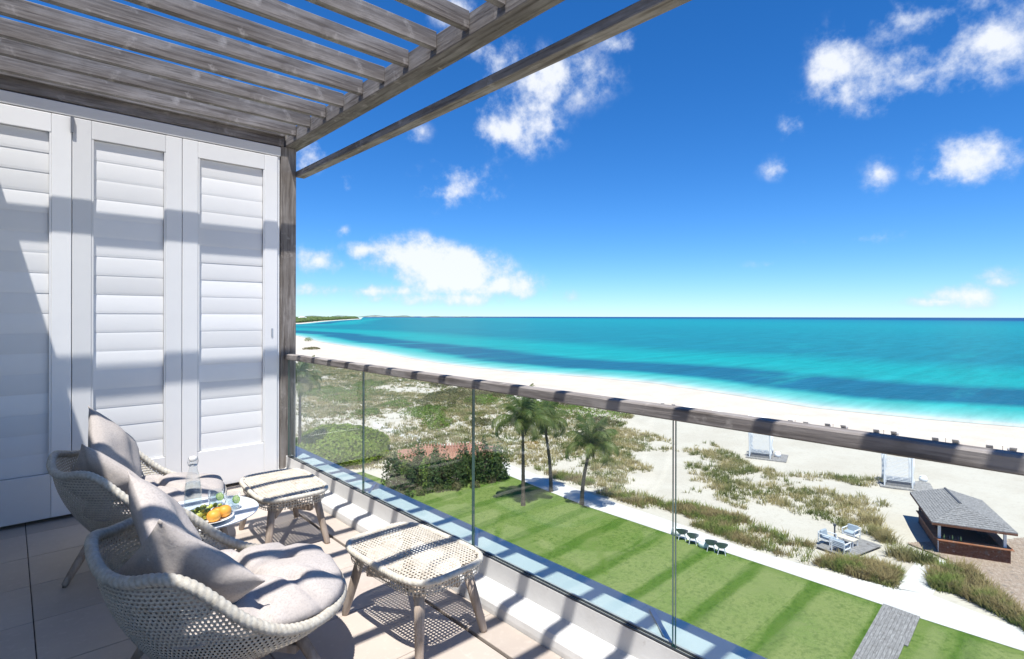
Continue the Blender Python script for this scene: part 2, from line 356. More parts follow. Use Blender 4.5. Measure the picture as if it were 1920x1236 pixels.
# seagrass: one band off the beach, broken patches farther out
band = ramp(t, lg, [(lp(16), (0,0,0)), (lp(23), (1,1,1)), (lp(46), (1,1,1)), (lp(58), (.1,.1,.1)), (lp(90), (0,0,0)), (lp(140), (.6,.6,.6)), (lp(400), (.4,.4,.4)), (lp(1200), (0,0,0))])
n2 = N(t, 'ShaderNodeTexNoise'); n2.inputs['Scale'].default_value = 1; n2.inputs['Detail'].default_value = 8; n2.inputs['Roughness'].default_value = .65
mp2 = N(t, 'ShaderNodeMapping'); t.links.new(geo.outputs['Position'], mp2.inputs[0]); mp2.inputs['Rotation'].default_value = (0, 0, -ang); mp2.inputs['Scale'].default_value = (.008, .045, 0); t.links.new(mp2.outputs[0], n2.inputs['Vector'])
mr = N(t, 'ShaderNodeMapRange'); t.links.new(n2.outputs[0], mr.inputs[0]); mr.inputs[1].default_value = .26; mr.inputs[2].default_value = .46
gm = mathn(t, 'MULTIPLY', mathn(t, 'MULTIPLY', band, mr.outputs[0]), .85)
mx = N(t, 'ShaderNodeMix', data_type='RGBA'); t.links.new(gm, mx.inputs['Factor']); t.links.new(base, mx.inputs['A']); mx.inputs['B'].default_value = (.006, .065, .135, 1)
n3 = N(t, 'ShaderNodeTexNoise'); n3.inputs['Scale'].default_value = 1; n3.inputs['Detail'].default_value = 8; n3.inputs['Roughness'].default_value = .7
mp4 = N(t, 'ShaderNodeMapping'); t.links.new(geo.outputs['Position'], mp4.inputs[0]); mp4.inputs['Rotation'].default_value = (0, 0, -ang); mp4.inputs['Scale'].default_value = (.03, .22, 0); t.links.new(mp4.outputs[0], n3.inputs['Vector'])
hv = N(t, 'ShaderNodeHueSaturation'); mr2 = N(t, 'ShaderNodeMapRange'); t.links.new(n3.outputs[0], mr2.inputs[0]); mr2.inputs[1].default_value = .25; mr2.inputs[2].default_value = .75; mr2.inputs[3].default_value = .72; mr2.inputs[4].default_value = 1.28
t.links.new(mr2.outputs[0], hv.inputs['Value']); t.links.new(mx.outputs['Result'], hv.inputs['Color']); t.links.new(hv.outputs[0], b.inputs['Base Color'])
b.inputs['Roughness'].default_value = .35; b.inputs['Specular IOR Level'].default_value = .08; b.inputs['IOR'].default_value = 1.2
wv = N(t, 'ShaderNodeTexNoise'); wv.inputs['Scale'].default_value = .5; wv.inputs['Detail'].default_value = 5; mp3 = N(t, 'ShaderNodeMapping'); mp3.inputs['Rotation'].default_value = (0,0,-ang); mp3.inputs['Scale'].default_value = (.4, 1.4, 1)
t.links.new(geo.outputs['Position'], mp3.inputs[0]); t.links.new(mp3.outputs[0], wv.inputs['Vector'])
bn = N(t, 'ShaderNodeBump'); bn.inputs['Strength'].default_value = .5; bn.inputs['Distance'].default_value = .4; t.links.new(wv.outputs[0], bn.inputs['Height']); t.links.new(bn.outputs[0], b.inputs['Normal'])

# far headland beyond the bay with its trees and houses, and the low coast on the horizon
LAND = mat('coastal_scrub', (.09,.12,.05), .95, .1, ((.02,.02,.02), 6, (.20,.19,.12), .45, .7), coord='World')
FOL = mat('far_foliage', (.06,.10,.035), .9, .1, ((.1,.1,.1), 4, (.11,.14,.05), .4, .7), coord='World')
def headland(name, pxs, py_front, py_back, m):
    V = []; n = len(pxs)
    for px, a, b_ in zip(pxs, py_front, py_back):
        p, q = G(px, a), G(px, b_); V += [(p.x, p.y, GZ+.1), (q.x, q.y, GZ+.1)]
    return mobj(name, V, [(2*i, 2*i+2, 2*i+3, 2*i+1) for i in range(n-1)], m)
tag(headland('headland', [300,480,562,600,640,668], [611,608.5,605.5,602,599.4,597.6], [596]*6, LAND), kind='structure')
trees = MB()
def blob(mb, c, rx, rz, n=7):
    bm = bmesh.new(); bmesh.ops.create_icosphere(bm, subdivisions=2, radius=1)
    V = [Vector((c[0] + v.co.x*rx*random.uniform(.8,1.15), c[1] + v.co.y*rx*random.uniform(.8,1.15), c[2] + max(v.co.z, -.3)*rz*random.uniform(.75,1.2))) for v in bm.verts]
    bm.verts.index_update(); mb.add(V, [[v.index for v in f.verts] for f in bm.faces]); bm.free()
for k in range(330):
    px = random.uniform(480, 668); lo = interp([(480,608),(562,605),(600,601.6),(640,599.2),(668,597.6)], px)
    py = lo - (random.random()**1.6)*(lo-596.2)*.9; p = G(px, py); dd = p.length
    blob(trees, (p.x, p.y, GZ+2), random.uniform(4, 11)*min(dd/1200, 2.2), random.uniform(4, 8)*min(dd/1300, 1.5))
tag(trees.build('headland_woods', FOL, smooth=True), kind='stuff', label='dark green trees covering the low headland across the bay', cat='woods')
def far_house(px, py, w, hgt, label):
    p = G(px, py); sc = min(p.length/1000, 1.25); e = empty('beach_villa', p, label, 'house', 'white villas on the headland', rz=-HEAD + random.uniform(-.3,.3))
    W, Hh = w*sc, hgt*sc
    box('wall', (0,0,Hh/2), (W, W*.6, Hh), WHMET, e)
    V = [(-W*.55,-W*.35,Hh),(W*.55,-W*.35,Hh),(W*.55,W*.35,Hh),(-W*.55,W*.35,Hh),(-W*.25,0,Hh*1.4),(W*.25,0,Hh*1.4)]
    mobj('roof', V, [(0,1,5,4),(1,2,5),(2,3,4,5),(3,0,4),(3,2,1,0)], PLATE, e)
    for k in range(3): box('window', (W*(-.3+.3*k), -W*.3-.03*sc, Hh*.55), (W*.16, .1*sc, Hh*.5), GASKET, e)
far_house(567,602.2,16,8,'white villa standing closest to the bay beach among the headland trees')
far_house(577,601.6,13,6.5,'wide white villa next to the villa closest to the bay beach')
for px, py in [(589,600.4),(604,599.6),(618,599.2),(632,598.4),(645,597.8),(655,597.4)]:
    far_house(px, py, 13, 5.5, 'small white villa half hidden by trees along the headland')
cv = []; cf = []
pxs = np.linspace(300, 975, 90)
for i, px in enumerate(pxs):
    d = ray(px, 594); u = Vector((d.x, d.y)).normalized(); r = 9000 if px < 850 else 9000 + (px-850)*40
    hh = (13 + 9*math.exp(-((px-700)/60)**2) + 10*math.sin(px*.11) + random.uniform(-5,5))*max(0, min(1, (975-px)/150)) + 1
    for q, z in ((0, GZ), (60, GZ+hh*.7), (500, GZ+hh), (900, GZ)): cv.append((u.x*(r+q), u.y*(r+q), z))
for i in range(len(pxs)-1):
    for k in range(3): cf.append((i*4+k, (i+1)*4+k, (i+1)*4+k+1, i*4+k+1))
tag(mobj('distant_coast', cv, cf, mat('distant_scrub', (.16,.20,.17), .95, .1, ((.006,.006,.02), 4, (.42,.42,.40), .55, .72), coord='World')), kind='structure')

# lawn, paths
LAWN = mat('lawn', (.115,.185,.035), .95, .1, [((.35,.35,.35), 5, (.17,.215,.06), .35, .7), ((4,4,4), 8, (.07,.125,.02), .46, .68), ((11,11,11), 4, (.19,.235,.075), .54, .72), ((.5,.5,.5), 6, (.15,.20,.055), .5, .7)], ((25,25,25), .6, .04), coord='World')
lawn_pts = [G(*p) for p in [(560,905),(680,885),(735,905),(860,905),(940,887),(1100,950),(1250,1000),(1450,1066),(1655,1135),(1725,1160),(1919,1222),(2300,1345),(2300,2600),(560,2600)]]
lawn = tag(poly('lawn', lawn_pts, GZ+.012, LAWN), kind='structure')
# mowing stripes: grass leaning two ways, laid along the boardwalk direction
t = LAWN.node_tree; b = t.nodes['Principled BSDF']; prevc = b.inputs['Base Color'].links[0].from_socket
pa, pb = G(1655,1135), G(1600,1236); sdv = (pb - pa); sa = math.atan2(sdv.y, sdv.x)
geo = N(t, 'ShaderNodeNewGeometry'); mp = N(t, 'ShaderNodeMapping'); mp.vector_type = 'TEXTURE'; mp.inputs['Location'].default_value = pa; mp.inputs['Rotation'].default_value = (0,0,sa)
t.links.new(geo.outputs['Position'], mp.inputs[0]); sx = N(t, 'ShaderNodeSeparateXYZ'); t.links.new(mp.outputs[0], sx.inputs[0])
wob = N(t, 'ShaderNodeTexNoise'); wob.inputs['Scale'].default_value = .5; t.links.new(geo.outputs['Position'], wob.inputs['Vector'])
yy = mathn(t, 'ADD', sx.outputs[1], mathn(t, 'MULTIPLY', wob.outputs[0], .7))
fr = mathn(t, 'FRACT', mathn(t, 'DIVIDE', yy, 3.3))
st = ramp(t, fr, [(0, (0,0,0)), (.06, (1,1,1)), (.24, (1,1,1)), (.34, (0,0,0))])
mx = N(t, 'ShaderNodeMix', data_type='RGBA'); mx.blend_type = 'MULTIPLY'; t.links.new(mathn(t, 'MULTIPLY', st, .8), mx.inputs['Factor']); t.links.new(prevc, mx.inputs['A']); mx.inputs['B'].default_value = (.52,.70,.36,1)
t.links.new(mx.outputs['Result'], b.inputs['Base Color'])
PATHM = mat('white_path', (.66,.64,.61), .85, .2, [((.6,.6,.6), 5, (.60,.575,.54), .42, .66), ((6,6,6), 5, (.52,.49,.45), .6, .8)], ((12,12,12), .2, .01), coord='World')
path = tag(poly('garden_path', gl + gu[::-1], GZ+.03, PATHM), kind='structure')
tag(poly('beach_path', [G(*p) for p in [(1676,1103),(1728,1042),(1790,1058),(1748,1117)]], GZ+.036, PATHM), kind='structure')
def planked(name, pts, along, z, m, w=.14):
    """boards cut to the outline pts, running along the direction 'along'"""
    u = Vector((along.x, along.y, 0)).normalized(); v = Vector((-u.y, u.x, 0)); o = pts[0]
    A = [((p-o).dot(u), (p-o).dot(v)) for p in pts]; lo, hi = min(a[1] for a in A), max(a[1] for a in A); V = []; Fc = []
    q = lo
    while q < hi - .02:
        c = q + w/2; xs_ = []
        for (a, b_) in zip(A, A[1:] + A[:1]):
            if (a[1]-c)*(b_[1]-c) < 0: xs_.append(a[0] + (b_[0]-a[0])*(c-a[1])/(b_[1]-a[1]))
        if len(xs_) >= 2:
            s0, s1 = min(xs_), max(xs_); dz = random.uniform(-.004,.004); k = len(V)
            cr = [(s0, q+.005), (s1, q+.005), (s1, q+w-.005), (s0, q+w-.005)]
            for zz in (z+dz, z-.04):
                for a, b_ in cr: p = o + u*a + v*b_; V.append((p.x, p.y, zz))
            Fc += [(k,k+1,k+2,k+3),(k,k+4,k+5,k+1),(k+1,k+5,k+6,k+2),(k+2,k+6,k+7,k+3),(k+3,k+7,k+4,k)]
        q += w
    # local frame along the boards so the grain follows them
    ob = mobj(name, [((Vector(p)-o).dot(v), (Vector(p)-o).dot(u), p[2]-z) for p in V], Fc, m)
    ob.location = (o.x, o.y, z); ob.rotation_euler = (0, 0, math.atan2(u.y, u.x) - math.pi/2 + 0)
    # local x = v, y = u
    M = Matrix(((v.x, u.x, 0, o.x), (v.y, u.y, 0, o.y), (0, 0, 1, z), (0, 0, 0, 1))); 
    if M.to_3x3().determinant() < 0:
        for p in ob.data.vertices: p.co.x = -p.co.x
        M = Matrix(((-v.x, u.x, 0, o.x), (-v.y, u.y, 0, o.y), (0, 0, 1, z), (0, 0, 0, 1)))
    ob.matrix_world = M
    return ob
bw = [G(*p) for p in [(1656,1134),(1726,1159),(1640,1330),(1545,1330)]]
tag(planked('boardwalk', bw, bw[3]-bw[0], GZ+.07, DECKW, .145), 'weathered grey plank boardwalk crossing the lawn to the white path', 'boardwalk')
hd = [G(*p) for p in [(1700,1020),(1757,1043),(1790,1058),(1850,1098),(1925,1172),(2080,1300),(2200,1150),(1930,1010)]]
tag(planked('bar_deck', hd, G(1890,1066)-G(1757,1043), GZ+.09, DECKB, .145), 'sun bleached timber deck laid around the beach bar', 'deck')

# ------------------------------------------------------------------ the balcony
floor_base = tag(box('balcony_floor', (.35, 1.75, -.16), (3.02, 7.7, .28), GROUT), kind='structure')
tm = None
TX = [-1.14, -.69, .10, .89, 1.68, 1.862]; pitch = .5
for i in range(len(TX)-1):
    for j in range(15):
        y0 = -1.82 + j*pitch + (.0); gap = .004; gl_ = .004 if i != 4 else .010
        w = TX[i+1]-TX[i] - gap - (.008 if i in (3,4) else 0); cx = (TX[i]+TX[i+1])/2 + (.004 if i == 4 else (-.004 if i == 3 else 0))
        key = 'tile_%d' % i
        me = bpy.data.meshes.get(key)
        if me is None:
            o = MB().box((0,0,0), (w, pitch-gap, .02), None, .0025).build('tile', TILE); me = o.data; me.name = key
        else:
            o = bpy.data.objects.new('tile', me); C.objects.link(o)
        o.parent = floor_base; o.location = Vector((cx, y0+pitch/2, -.01 + random.uniform(-.0006,.0006))) - floor_base.location
kprof = [(1.862,-.25),(1.862,.02),(1.866,.048),(1.878,.066),(1.90,.074),(1.972,.082),(1.982,.09),(1.984,.198),(1.99,.2),(2.035,.2),(2.036,.155),(2.285,.145),(2.29,.14),(2.29,-.25)]
tag(prism('balcony_kerb', kprof, -2.0, 7.2, KERB), kind='structure')
tag(box('balcony_ledge', (2.16, 2.6, .154), (.235, 9.1, .012), LEDGE), kind='structure')
tag(box('house_below', (-2.0, 2.6, -6.85), (8.3, 12, 13.1), KERB), 'white rendered hotel building below the balcony', 'building')
tag(box('house_wall', (-1.3, 1.7, 1.6), (.3, 7.6, 3.9), KERB), 'white rendered house wall at the back of the balcony', 'wall')
tag(box('roof_eave', (-1.6, 1.9, 3.42), (2.62, 8.6, .2), WHITE), 'white solid eave the pergola rafters run back to', 'roof')

# glass balustrade
bal = empty('glass_balustrade', (2.0, 2.0, .2), 'frameless glass balustrade with weathered timber handrail along the balcony edge', 'balustrade')
def bl(x, y, z): return (x-2.0, y-2.0, z-.2)
hr = bmesh.new(); 
o = MB().box((0,0,0), (.062, 7.35, .052), None, .006).build('handrail', RAILW, bal, loc=bl(2.0, 1.69, 1.158))
joints = [-2.0, -.12, 1.196, 2.505, 3.845, 5.36]
for a, b_ in zip(joints[:-1], joints[1:]):
    V = []; ya, yb = a+.006, b_-.006; z0, z1 = .185, 1.133
    V = [(sx*.006, yy, zz) for sx in (-1,1) for yy in (-(yb-ya)/2, (yb-ya)/2) for zz in (-(z1-z0)/2, (z1-z0)/2)]
    Fc = [(0,1,3,2),(4,6,7,5),(0,4,5,1),(2,3,7,6),(0,2,6,4),(1,5,7,3)]
    mobj('glass_pane', V, Fc, PANE, bal, loc=bl(2.0, (ya+yb)/2, (z0+z1)/2), mats=[PANE, PEDGE], mi=[0,0,1,1,1,1])
box('gasket', bl(1.990, 1.68, .2005), (.009, 7.34, .012), GASKET, bal); box('gasket', bl(2.011, 1.68, .2005), (.009, 7.34, .012), GASKET, bal)
for y in joints[2:5]:
    d = Vector((.23, .27, 0)); L = d.length
    box('stay_strip', bl(2.018 + .12, y + .14, .166), (L*.96, .022, .006), METAL, bal, rot=Matrix.Rotation(math.atan2(d.y, d.x), 3, 'Z'))

# pergola
per = empty('pergola', (2.0, 5.4, 0), 'weathered grey timber pergola over the balcony', 'pergola')
def pl(x, y, z): return (x-2.0, y-5.4, z)
box('post', pl(2.005, 5.455, 1.59), (.145, .15, 3.18), WZ, per, .004)
box('post_batten', pl(1.925, 5.43, 1.58), (.014, .06, 3.15), WZ, per)
box('edge_beam', pl(2.046, 1.85, 3.249), (.148, 7.4, .135), WY, per, .005)
box('outer_rail', pl(2.115, 1.70, 2.933), (.085, 7.36, .058), WY, per, .004)
me = None
for k in range(-14, 5):
    y = 3.832 + .3234*k
    if k == -12: continue
    if me is None:
        o = box('rafter', pl(.835, y, 3.2725), (2.27, .046, .105), WX, per, .003); me = o.data
    else:
        o = bpy.data.objects.new('rafter', me); C.objects.link(o); o.parent = per; o.location = pl(.835 + random.uniform(-.004,.004), y + random.uniform(-.006,.006), 3.2725 + random.uniform(-.003,.003))
    if k % 2: o.rotation_euler = (math.pi, 0, 0)
box('cross_beam', pl(.835, -.15, 3.27), (2.26, .2, .13), WX, per, .004)
box('fascia', pl(.82, 5.40, 3.262), (2.28, .05, .165), WX, per, .003)
box('ledger', pl(.82, 5.352, 3.30), (2.26, .04, .07), WX, per, .003)

# folding louvred shutters (plane y = 5.40)
head = tag(box('shutter_header', (.9, 5.425, 3.125), (2.06, .09, .09), WHITE, None, .004), 'white painted timber head track above the louvred shutters', 'frame')
jamb = tag(box('shutter_jamb', (1.913, 5.43, 1.545), (.018, .08, 3.07), WHITE, None, .002), 'narrow white side frame between shutters and weathered post', 'frame')
tag(box('shutter_backing', (.37, 5.545, 1.6), (3.07, .12, 3.2), KERB), 'white backing added close behind the louvred shutters', 'wall')  # added backing, blocks the sky that would show through the shutter gaps
def shutter(xa, xb, label, y=5.40, slot=False):
    w = xb - xa; e = empty('louvred_shutter', ((xa+xb)/2, y, .03), label, 'shutter', 'folding louvred shutters')
    Z0, Z1 = 0.0, 3.04; sw = .118; th = .045
    for s in (-1, 1): box('stile', (s*(w/2 - sw/2 - .002), 0, (Z0+Z1)/2), (sw, th, Z1-Z0), WHITE, e, .003)
    iw = w - 2*sw - .006
    box('top_rail', (0, 0, Z1-.07), (iw, th-.004, .14), WHITE, e, .003); box('bottom_rail', (0, 0, .165), (iw, th-.004, .33), WHITE, e, .003)
    za, zb = .335, Z1-.145; n = 17; p = (zb-za)/n
    for s in (-1, 1): box('bead', (s*(iw/2-.006), -.012, (za+zb)/2), (.012, .016, zb-za), WHITE, e)
    # lens-shaped blade, nearly closed, lower edge outward
    prof = []; H = p*1.02; T = .0028
    for k in range(9): q = -1 + 2*k/8; prof.append((-T*(1-q*q)**.6 - .0012, q*H/2))
    for k in range(9): q = 1 - 2*k/8; prof.append((T*(1-q*q)**.6 + .0012, q*H/2))
    ang = R(.9); nn = len(prof); L = iw - .026
    pr = [(a*math.cos(ang) + b_*math.sin(ang), -a*math.sin(ang)*0 + b_*math.cos(ang)) for a, b_ in prof]
    V = [(-L/2, a, b_) for a, b_ in pr] + [(L/2, a, b_) for a, b_ in pr]
    Fc = [(i, (i+1) % nn, nn+(i+1) % nn, nn+i) for i in range(nn)] + [tuple(range(nn))[::-1], tuple(range(nn, 2*nn))]
    me = None
    for k in range(n):
        if me is None: o = mobj('louvre', V, Fc, WHITE, e, smooth=False); me = o.data
        else: o = bpy.data.objects.new('louvre', me); C.objects.link(o); o.parent = e
        o.location = (0, .004, za + p*(k+.5)); o.rotation_euler = (R(random.uniform(-.8,.8)), 0, 0)
    if slot:
        box('flush_pull', (w/2-.05, -th/2-.0015, 1.36), (.016, .005, .085), METAL, e, .002)
    return e
shutter(-1.05, -.391, 'white louvred shutter beside the house wall')
shutter(-.39, .3625, 'white louvred shutter crossed by the slanting eave shadow')
s2 = shutter(.363, 1.1025, 'white louvred shutter directly behind the far armchair')
s3 = shutter(1.103, 1.902, 'white louvred shutter beside the weathered post, with small metal pull', slot=True)
box('hinge', (-.735/2 - .002, -.03, 2.98), (.022, .02, .12), METAL, s2)

# ------------------------------------------------------------------ woven furniture
def weave_cells(c00, c10, c11, c01, nrm, amp=.0022, hole=.56, par=None):
    """ring-shaped cells with an open middle; arrays (n,3)"""
    mid = lambda a, b_: (a+b_)/2
    cen = (c00+c10+c11+c01)/4
    outer = [c00, mid(c00,c10), c10, mid(c10,c11), c11, mid(c11,c01), c01, mid(c01,c00)]
    sg = [0, 1, 0, -1, 0, 1, 0, -1]
    n = len(cen); pts = []
    for o_, s in zip(outer, sg): pts.append(o_ + nrm*amp*s)
    for i, o_ in enumerate(outer): pts.append(cen + (o_-cen)*(hole if i % 2 else hole*.80) - nrm*amp*.6)
    V = np.stack(pts, 1).reshape(-1, 3); base = (np.arange(n)*16)[:, None, None]
    q = np.array([[i, (i+1) % 8, 8+(i+1) % 8, 8+i] for i in range(8)])[None]
    return V, (base + q).reshape(-1, 4)
def rope(pts, rad, wraps, closed=True, n=10):
    pts = np.array(pts); m = len(pts); V = []; Fc = []
    for i in range(m):
        d = pts[(i+1) % m] - pts[i-1] if closed else pts[min(i+1, m-1)] - pts[max(i-1, 0)]; d = d/np.linalg.norm(d)
        a = np.cross(d, (0,0,1)); a = a/(np.linalg.norm(a)+1e-9); b_ = np.cross(a, d)
        for k in range(n):
            th = 2*math.pi*k/n; r = rad*(.88 + .17*abs(math.sin(math.pi*wraps*i/m + th*1.0))**.8)
            V.append(pts[i] + (a*math.cos(th) + b_*math.sin(th))*r)
    for i in range(m if closed else m-1):
        for k in range(n): Fc.append((i*n+k, i*n+(k+1) % n, ((i+1) % m)*n+(k+1) % n, ((i+1) % m)*n+k))
    return V, Fc
ZB = .20
def rim(phi):
    a = abs((math.degrees(phi)+180) % 360 - 180)
    z = float(np.interp(a, [0,40,60,75,90,103,113,123,137,152,166,180], [.335,.335,.345,.375,.455,.565,.635,.655,.632,.642,.675,.70]))
    c, s = math.cos(phi), math.sin(phi); e = 2.35
    r = 1/((abs(c)/.45)**e + (abs(s)/.455)**e)**(1/e)
    if a > 120: r *= 1 + .04*(a-120)/60
    return r, z
PH = np.linspace(0, 2*math.pi, 721); RZ = np.array([rim(p) for p in PH])
ker = np.ones(25)/25
def smooth_per(a): return np.convolve(np.concatenate([a[-41:-1], a, a[1:41]]), ker, 'same')[40:-40]
RR, ZZ = smooth_per(RZ[:,0]), smooth_per(RZ[:,1])
def shell_pt(phi, z):
    phi = np.mod(phi, 2*math.pi); rr = np.interp(phi, PH, RR); zr = np.interp(phi, PH, ZZ)
    f = np.clip((z-ZB)/(zr-ZB), 0, 1); rb = .27; r = rb + (rr-rb)*(1-(1-f)**1.75)
    return np.stack([r*np.cos(phi), r*np.sin(phi), z + 0*phi], 1)
def make_chair():
    e = empty('lounge_armchair', (0,0,0), 'x', 'armchair', 'woven lounge armchairs')
    nc, dz = 146, .0165; A = []; 
    for k in range(33):
        ph = np.arange(nc)/nc*2*math.pi + (k % 2)*math.pi/nc; ph2 = ph + 2*math.pi/nc; z0 = ZB + k*dz
        zr0 = np.interp(np.mod(ph, 2*math.pi), PH, ZZ); zr1 = np.interp(np.mod(ph2, 2*math.pi), PH, ZZ)
        ok = z0 < np.minimum(zr0, zr1) - .003
        if not ok.any(): continue
        p0, p1 = ph[ok], ph2[ok]; zz = np.full(ok.sum(), z0); za = np.minimum(z0+dz, zr0[ok]); zb_ = np.minimum(z0+dz, zr1[ok])
        A.append((shell_pt(p0, zz), shell_pt(p1, zz), shell_pt(p1, zb_), shell_pt(p0, za)))
    c = [np.concatenate([a[i] for a in A]) for i in range(4)]
    nr = np.cross(c[1]-c[0], c[3]-c[0]); nr /= np.linalg.norm(nr, axis=1)[:, None]+1e-9
    V, Q = weave_cells(*c, nr, hole=.47); mobj('woven_shell', V, Q, WICK, e)
    MB().lathe([(.0001,ZB-.006),(.275,ZB-.006),(.285,ZB+.004),(.0001,ZB+.004)], n=40).build('seat_base', TEAK, e)
    ph = np.linspace(0, 2*math.pi, 1400, endpoint=False)
    pts = shell_pt(ph, np.interp(ph, PH, ZZ)); V, Fc = rope(pts, .0215, 140); mobj('braided_rim', V, Fc, ROPE, e, smooth=True)
    for sx in (-1, 1):
        for sy in (-1, 1):
            MB().tube([(sx*.23, sy*.23, ZB+.03), (sx*.30, sy*.29, .1), (sx*.345, sy*.33, .012), (sx*.346, sy*.331, 0)], [.024,.022,.017,.012], 12).build('leg', TEAK, e, smooth=True)
    for s in (-1, 1): box('stretcher', (0, 0, ZB-.028 - .002*s), (.66, .05, .036), TEAK, e, .004, Matrix.Rotation(s*math.pi/4, 3, 'Z'))
    return e
def make_cushion(name, parent, rx, ry, th, z, cx=0):
    V = []; nr_, na = 22, 72; tuf = [(0,0)] + [(.52*math.cos(a), .52*math.sin(a)) for a in np.arange(5)*2*math.pi/5 + .5]
    def topz(x, y):
        r = min(math.hypot(x, y), 1); zt = th*(1-r**3.6)**.55
        for tx, ty in tuf: zt -= .042*math.exp(-((x-tx)**2+(y-ty)**2)/.008)
        a = math.atan2(y, x); 
        for k in range(10):
            da = (a - k*2*math.pi/10 - .3 + math.pi) % (2*math.pi) - math.pi
            if r > .5: zt -= .024*math.exp(-(da/.06)**2)*min(1, (r-.5)*4)
        for k in range(5):      # creases from the middle to the outer buttons
            a0 = k*2*math.pi/5 + .5; da = (a - a0 + math.pi) % (2*math.pi) - math.pi
            if r < .55: zt -= .026*math.exp(-(da*r/.045)**2)
        zt += .006*math.sin(7*x+3*y) + .005*math.sin(5*y-9*x+1)
        return zt
    V.append((cx, 0, z + topz(0,0)))
    for i in range(1, nr_+1):
        r = (i/nr_)**.8
        for k in range(na):
            a = 2*math.pi*k/na; sq = 1/((abs(math.cos(a)))**2.6 + (abs(math.sin(a)))**2.6)**(1/2.6)
            sc = 1 - .018*max(0, math.cos(10*(a-.3)))**8
            V.append((cx + rx*r*sq*sc*math.cos(a), ry*r*sq*sc*math.sin(a), z + topz(r*math.cos(a), r*math.sin(a))))
    nb = len(V)
    for i in range(nr_-1, 0, -4):
        r = (i/nr_)**.8
        for k in range(na):
            a = 2*math.pi*k/na; sq = 1/((abs(math.cos(a)))**2.6 + (abs(math.sin(a)))**2.6)**(1/2.6)
            V.append((cx + rx*r*sq*math.cos(a), ry*r*sq*math.sin(a), z - .45*th*(1-r**3)**.5))
    Fc = [(0, 1+k, 1+(k+1) % na) for k in range(na)]
    rings = [1 + i*na for i in range(nr_)] + [nb + i*na for i in range((len(V)-nb)//na)]
    for a, b_ in zip(rings[:-1], rings[1:]):
        for k in range(na): Fc.append((a+k, b_+k, b_+(k+1) % na, a+(k+1) % na))
    Fc.append(tuple(rings[-1]+k for k in range(na)))
    return mobj(name, V, Fc, FAB, parent, smooth=True)
def make_pillow(name, parent, s, th, center, normal, roll, seed=0):
    n = 30; V = []; r_ = random.Random(seed); ph = [r_.uniform(0, 6) for _ in range(6)]
    for side in (1, -1):
        for i in range(n+1):
            for j in range(n+1):
                u, v = -1+2*i/n, -1+2*j/n
                x = u*(1-.085*(1-v*v)); y = v*(1-.085*(1-u*u))
                hh = th*((1-abs(u)**2.2)*(1-abs(v)**2.2))**.5
                hh += .010*math.sin(4*u+2*v+ph[0])*(1-u*u)*(1-v*v) + .008*math.sin(7*v-3*u+ph[1])*(1-u*u)*(1-v*v)
                for cx_, cy_ in ((1,1),(1,-1),(-1,1),(-1,-1)):   # creases running in from the corners
                    d = (u-cx_)*cx_*-1 + 0; e_ = abs((u-cx_)*cy_ - (v-cy_)*cx_)
                    hh -= .010*math.exp(-(e_/.10)**2)*math.exp(-((u-cx_)**2+(v-cy_)**2)/.35)
                bend = -.05*s*(u*u*.5 + v*v*.3)
                V.append((x*s/2, y*s/2, side*max(hh, .002) + bend))
    m = (n+1)*(n+1); Fc = []
    for i in range(n):
        for j in range(n):
            a = i*(n+1)+j; Fc.append((a, a+n+1, a+n+2, a+1)); Fc.append((m+a, m+a+1, m+a+n+2, m+a+n+1))
    ed = [i*(n+1) for i in range(n+1)] + [n*(n+1)+j for j in range(1, n+1)] + [i*(n+1)+n for i in range(n-1, -1, -1)] + [j for j in range(n-1, 0, -1)]
    for k in range(len(ed)): a, b_ = ed[k], ed[(k+1) % len(ed)]; Fc.append((a, m+a, m+b_, b_))
    o = mobj(name, V, Fc, FAB, parent, smooth=True)
    nn = Vector(normal).normalized(); up = (Vector((0,0,1)) - nn*nn.z).normalized(); rt = up.cross(nn)
    M = Matrix((rt, up, nn)).transposed() @ Matrix.Rotation(roll, 3, 'Z')
    return o, M.to_4x4()
ch1 = make_chair(); ch1['label'] = 'woven lounge armchair with cushions on the tiles, set apart from the shutters'
ch2 = copy_tree(ch1); ch2['label'] = 'woven lounge armchair with cushions against the louvred shutters'
ch1.location = (.70, 2.545, 0); ch1.rotation_euler = (0, 0, R(-9))
ch2.location = (.665, 4.25, 0); ch2.rotation_euler = (0, 0, R(-16))
GC = 'grey seat cushions on the armchairs'; GP = 'grey scatter pillows on the armchairs'
def seat_set(ch, wl, pillows):
    M = ch.matrix_basis.copy() if False else Matrix.Translation(ch.location) @ Matrix.Rotation(ch.rotation_euler.z, 4, 'Z')
    c = make_cushion('seat_cushion', None, .385, .40, .085, 0); c.matrix_world = M @ Matrix.Translation((.075, 0, .365))
    tag(c, 'round tufted grey seat cushion on the armchair ' + wl, 'cushion', GC)
    for i, (s, th, ce, no, ro, nm) in enumerate(pillows):
        p, PM = make_pillow('scatter_pillow', None, s, th, (0,0,0), no, ro, seed=i+len(wl))
        p.matrix_world = M @ Matrix.Translation(ce) @ PM
        tag(p, nm + ' on the armchair ' + wl, 'pillow', GP)
seat_set(ch1, 'set apart from the shutters', [(.45, .08, (-.215, .075, .635), (.86, -.12, .42), R(38), 'large grey pillow standing on its corner'),
                                (.45, .075, (-.175, -.165, .53), (.484, .785, .38), R(43), 'small grey pillow against the arm')])
seat_set(ch2, 'by the shutters', [(.50, .085, (-.17, .09, .655), (.86, -.12, .42), R(38), 'large grey pillow standing on its corner'),
                                  (.42, .075, (-.19, -.15, .53), (.50, .77, .40), R(40), 'small grey pillow against the arm')])
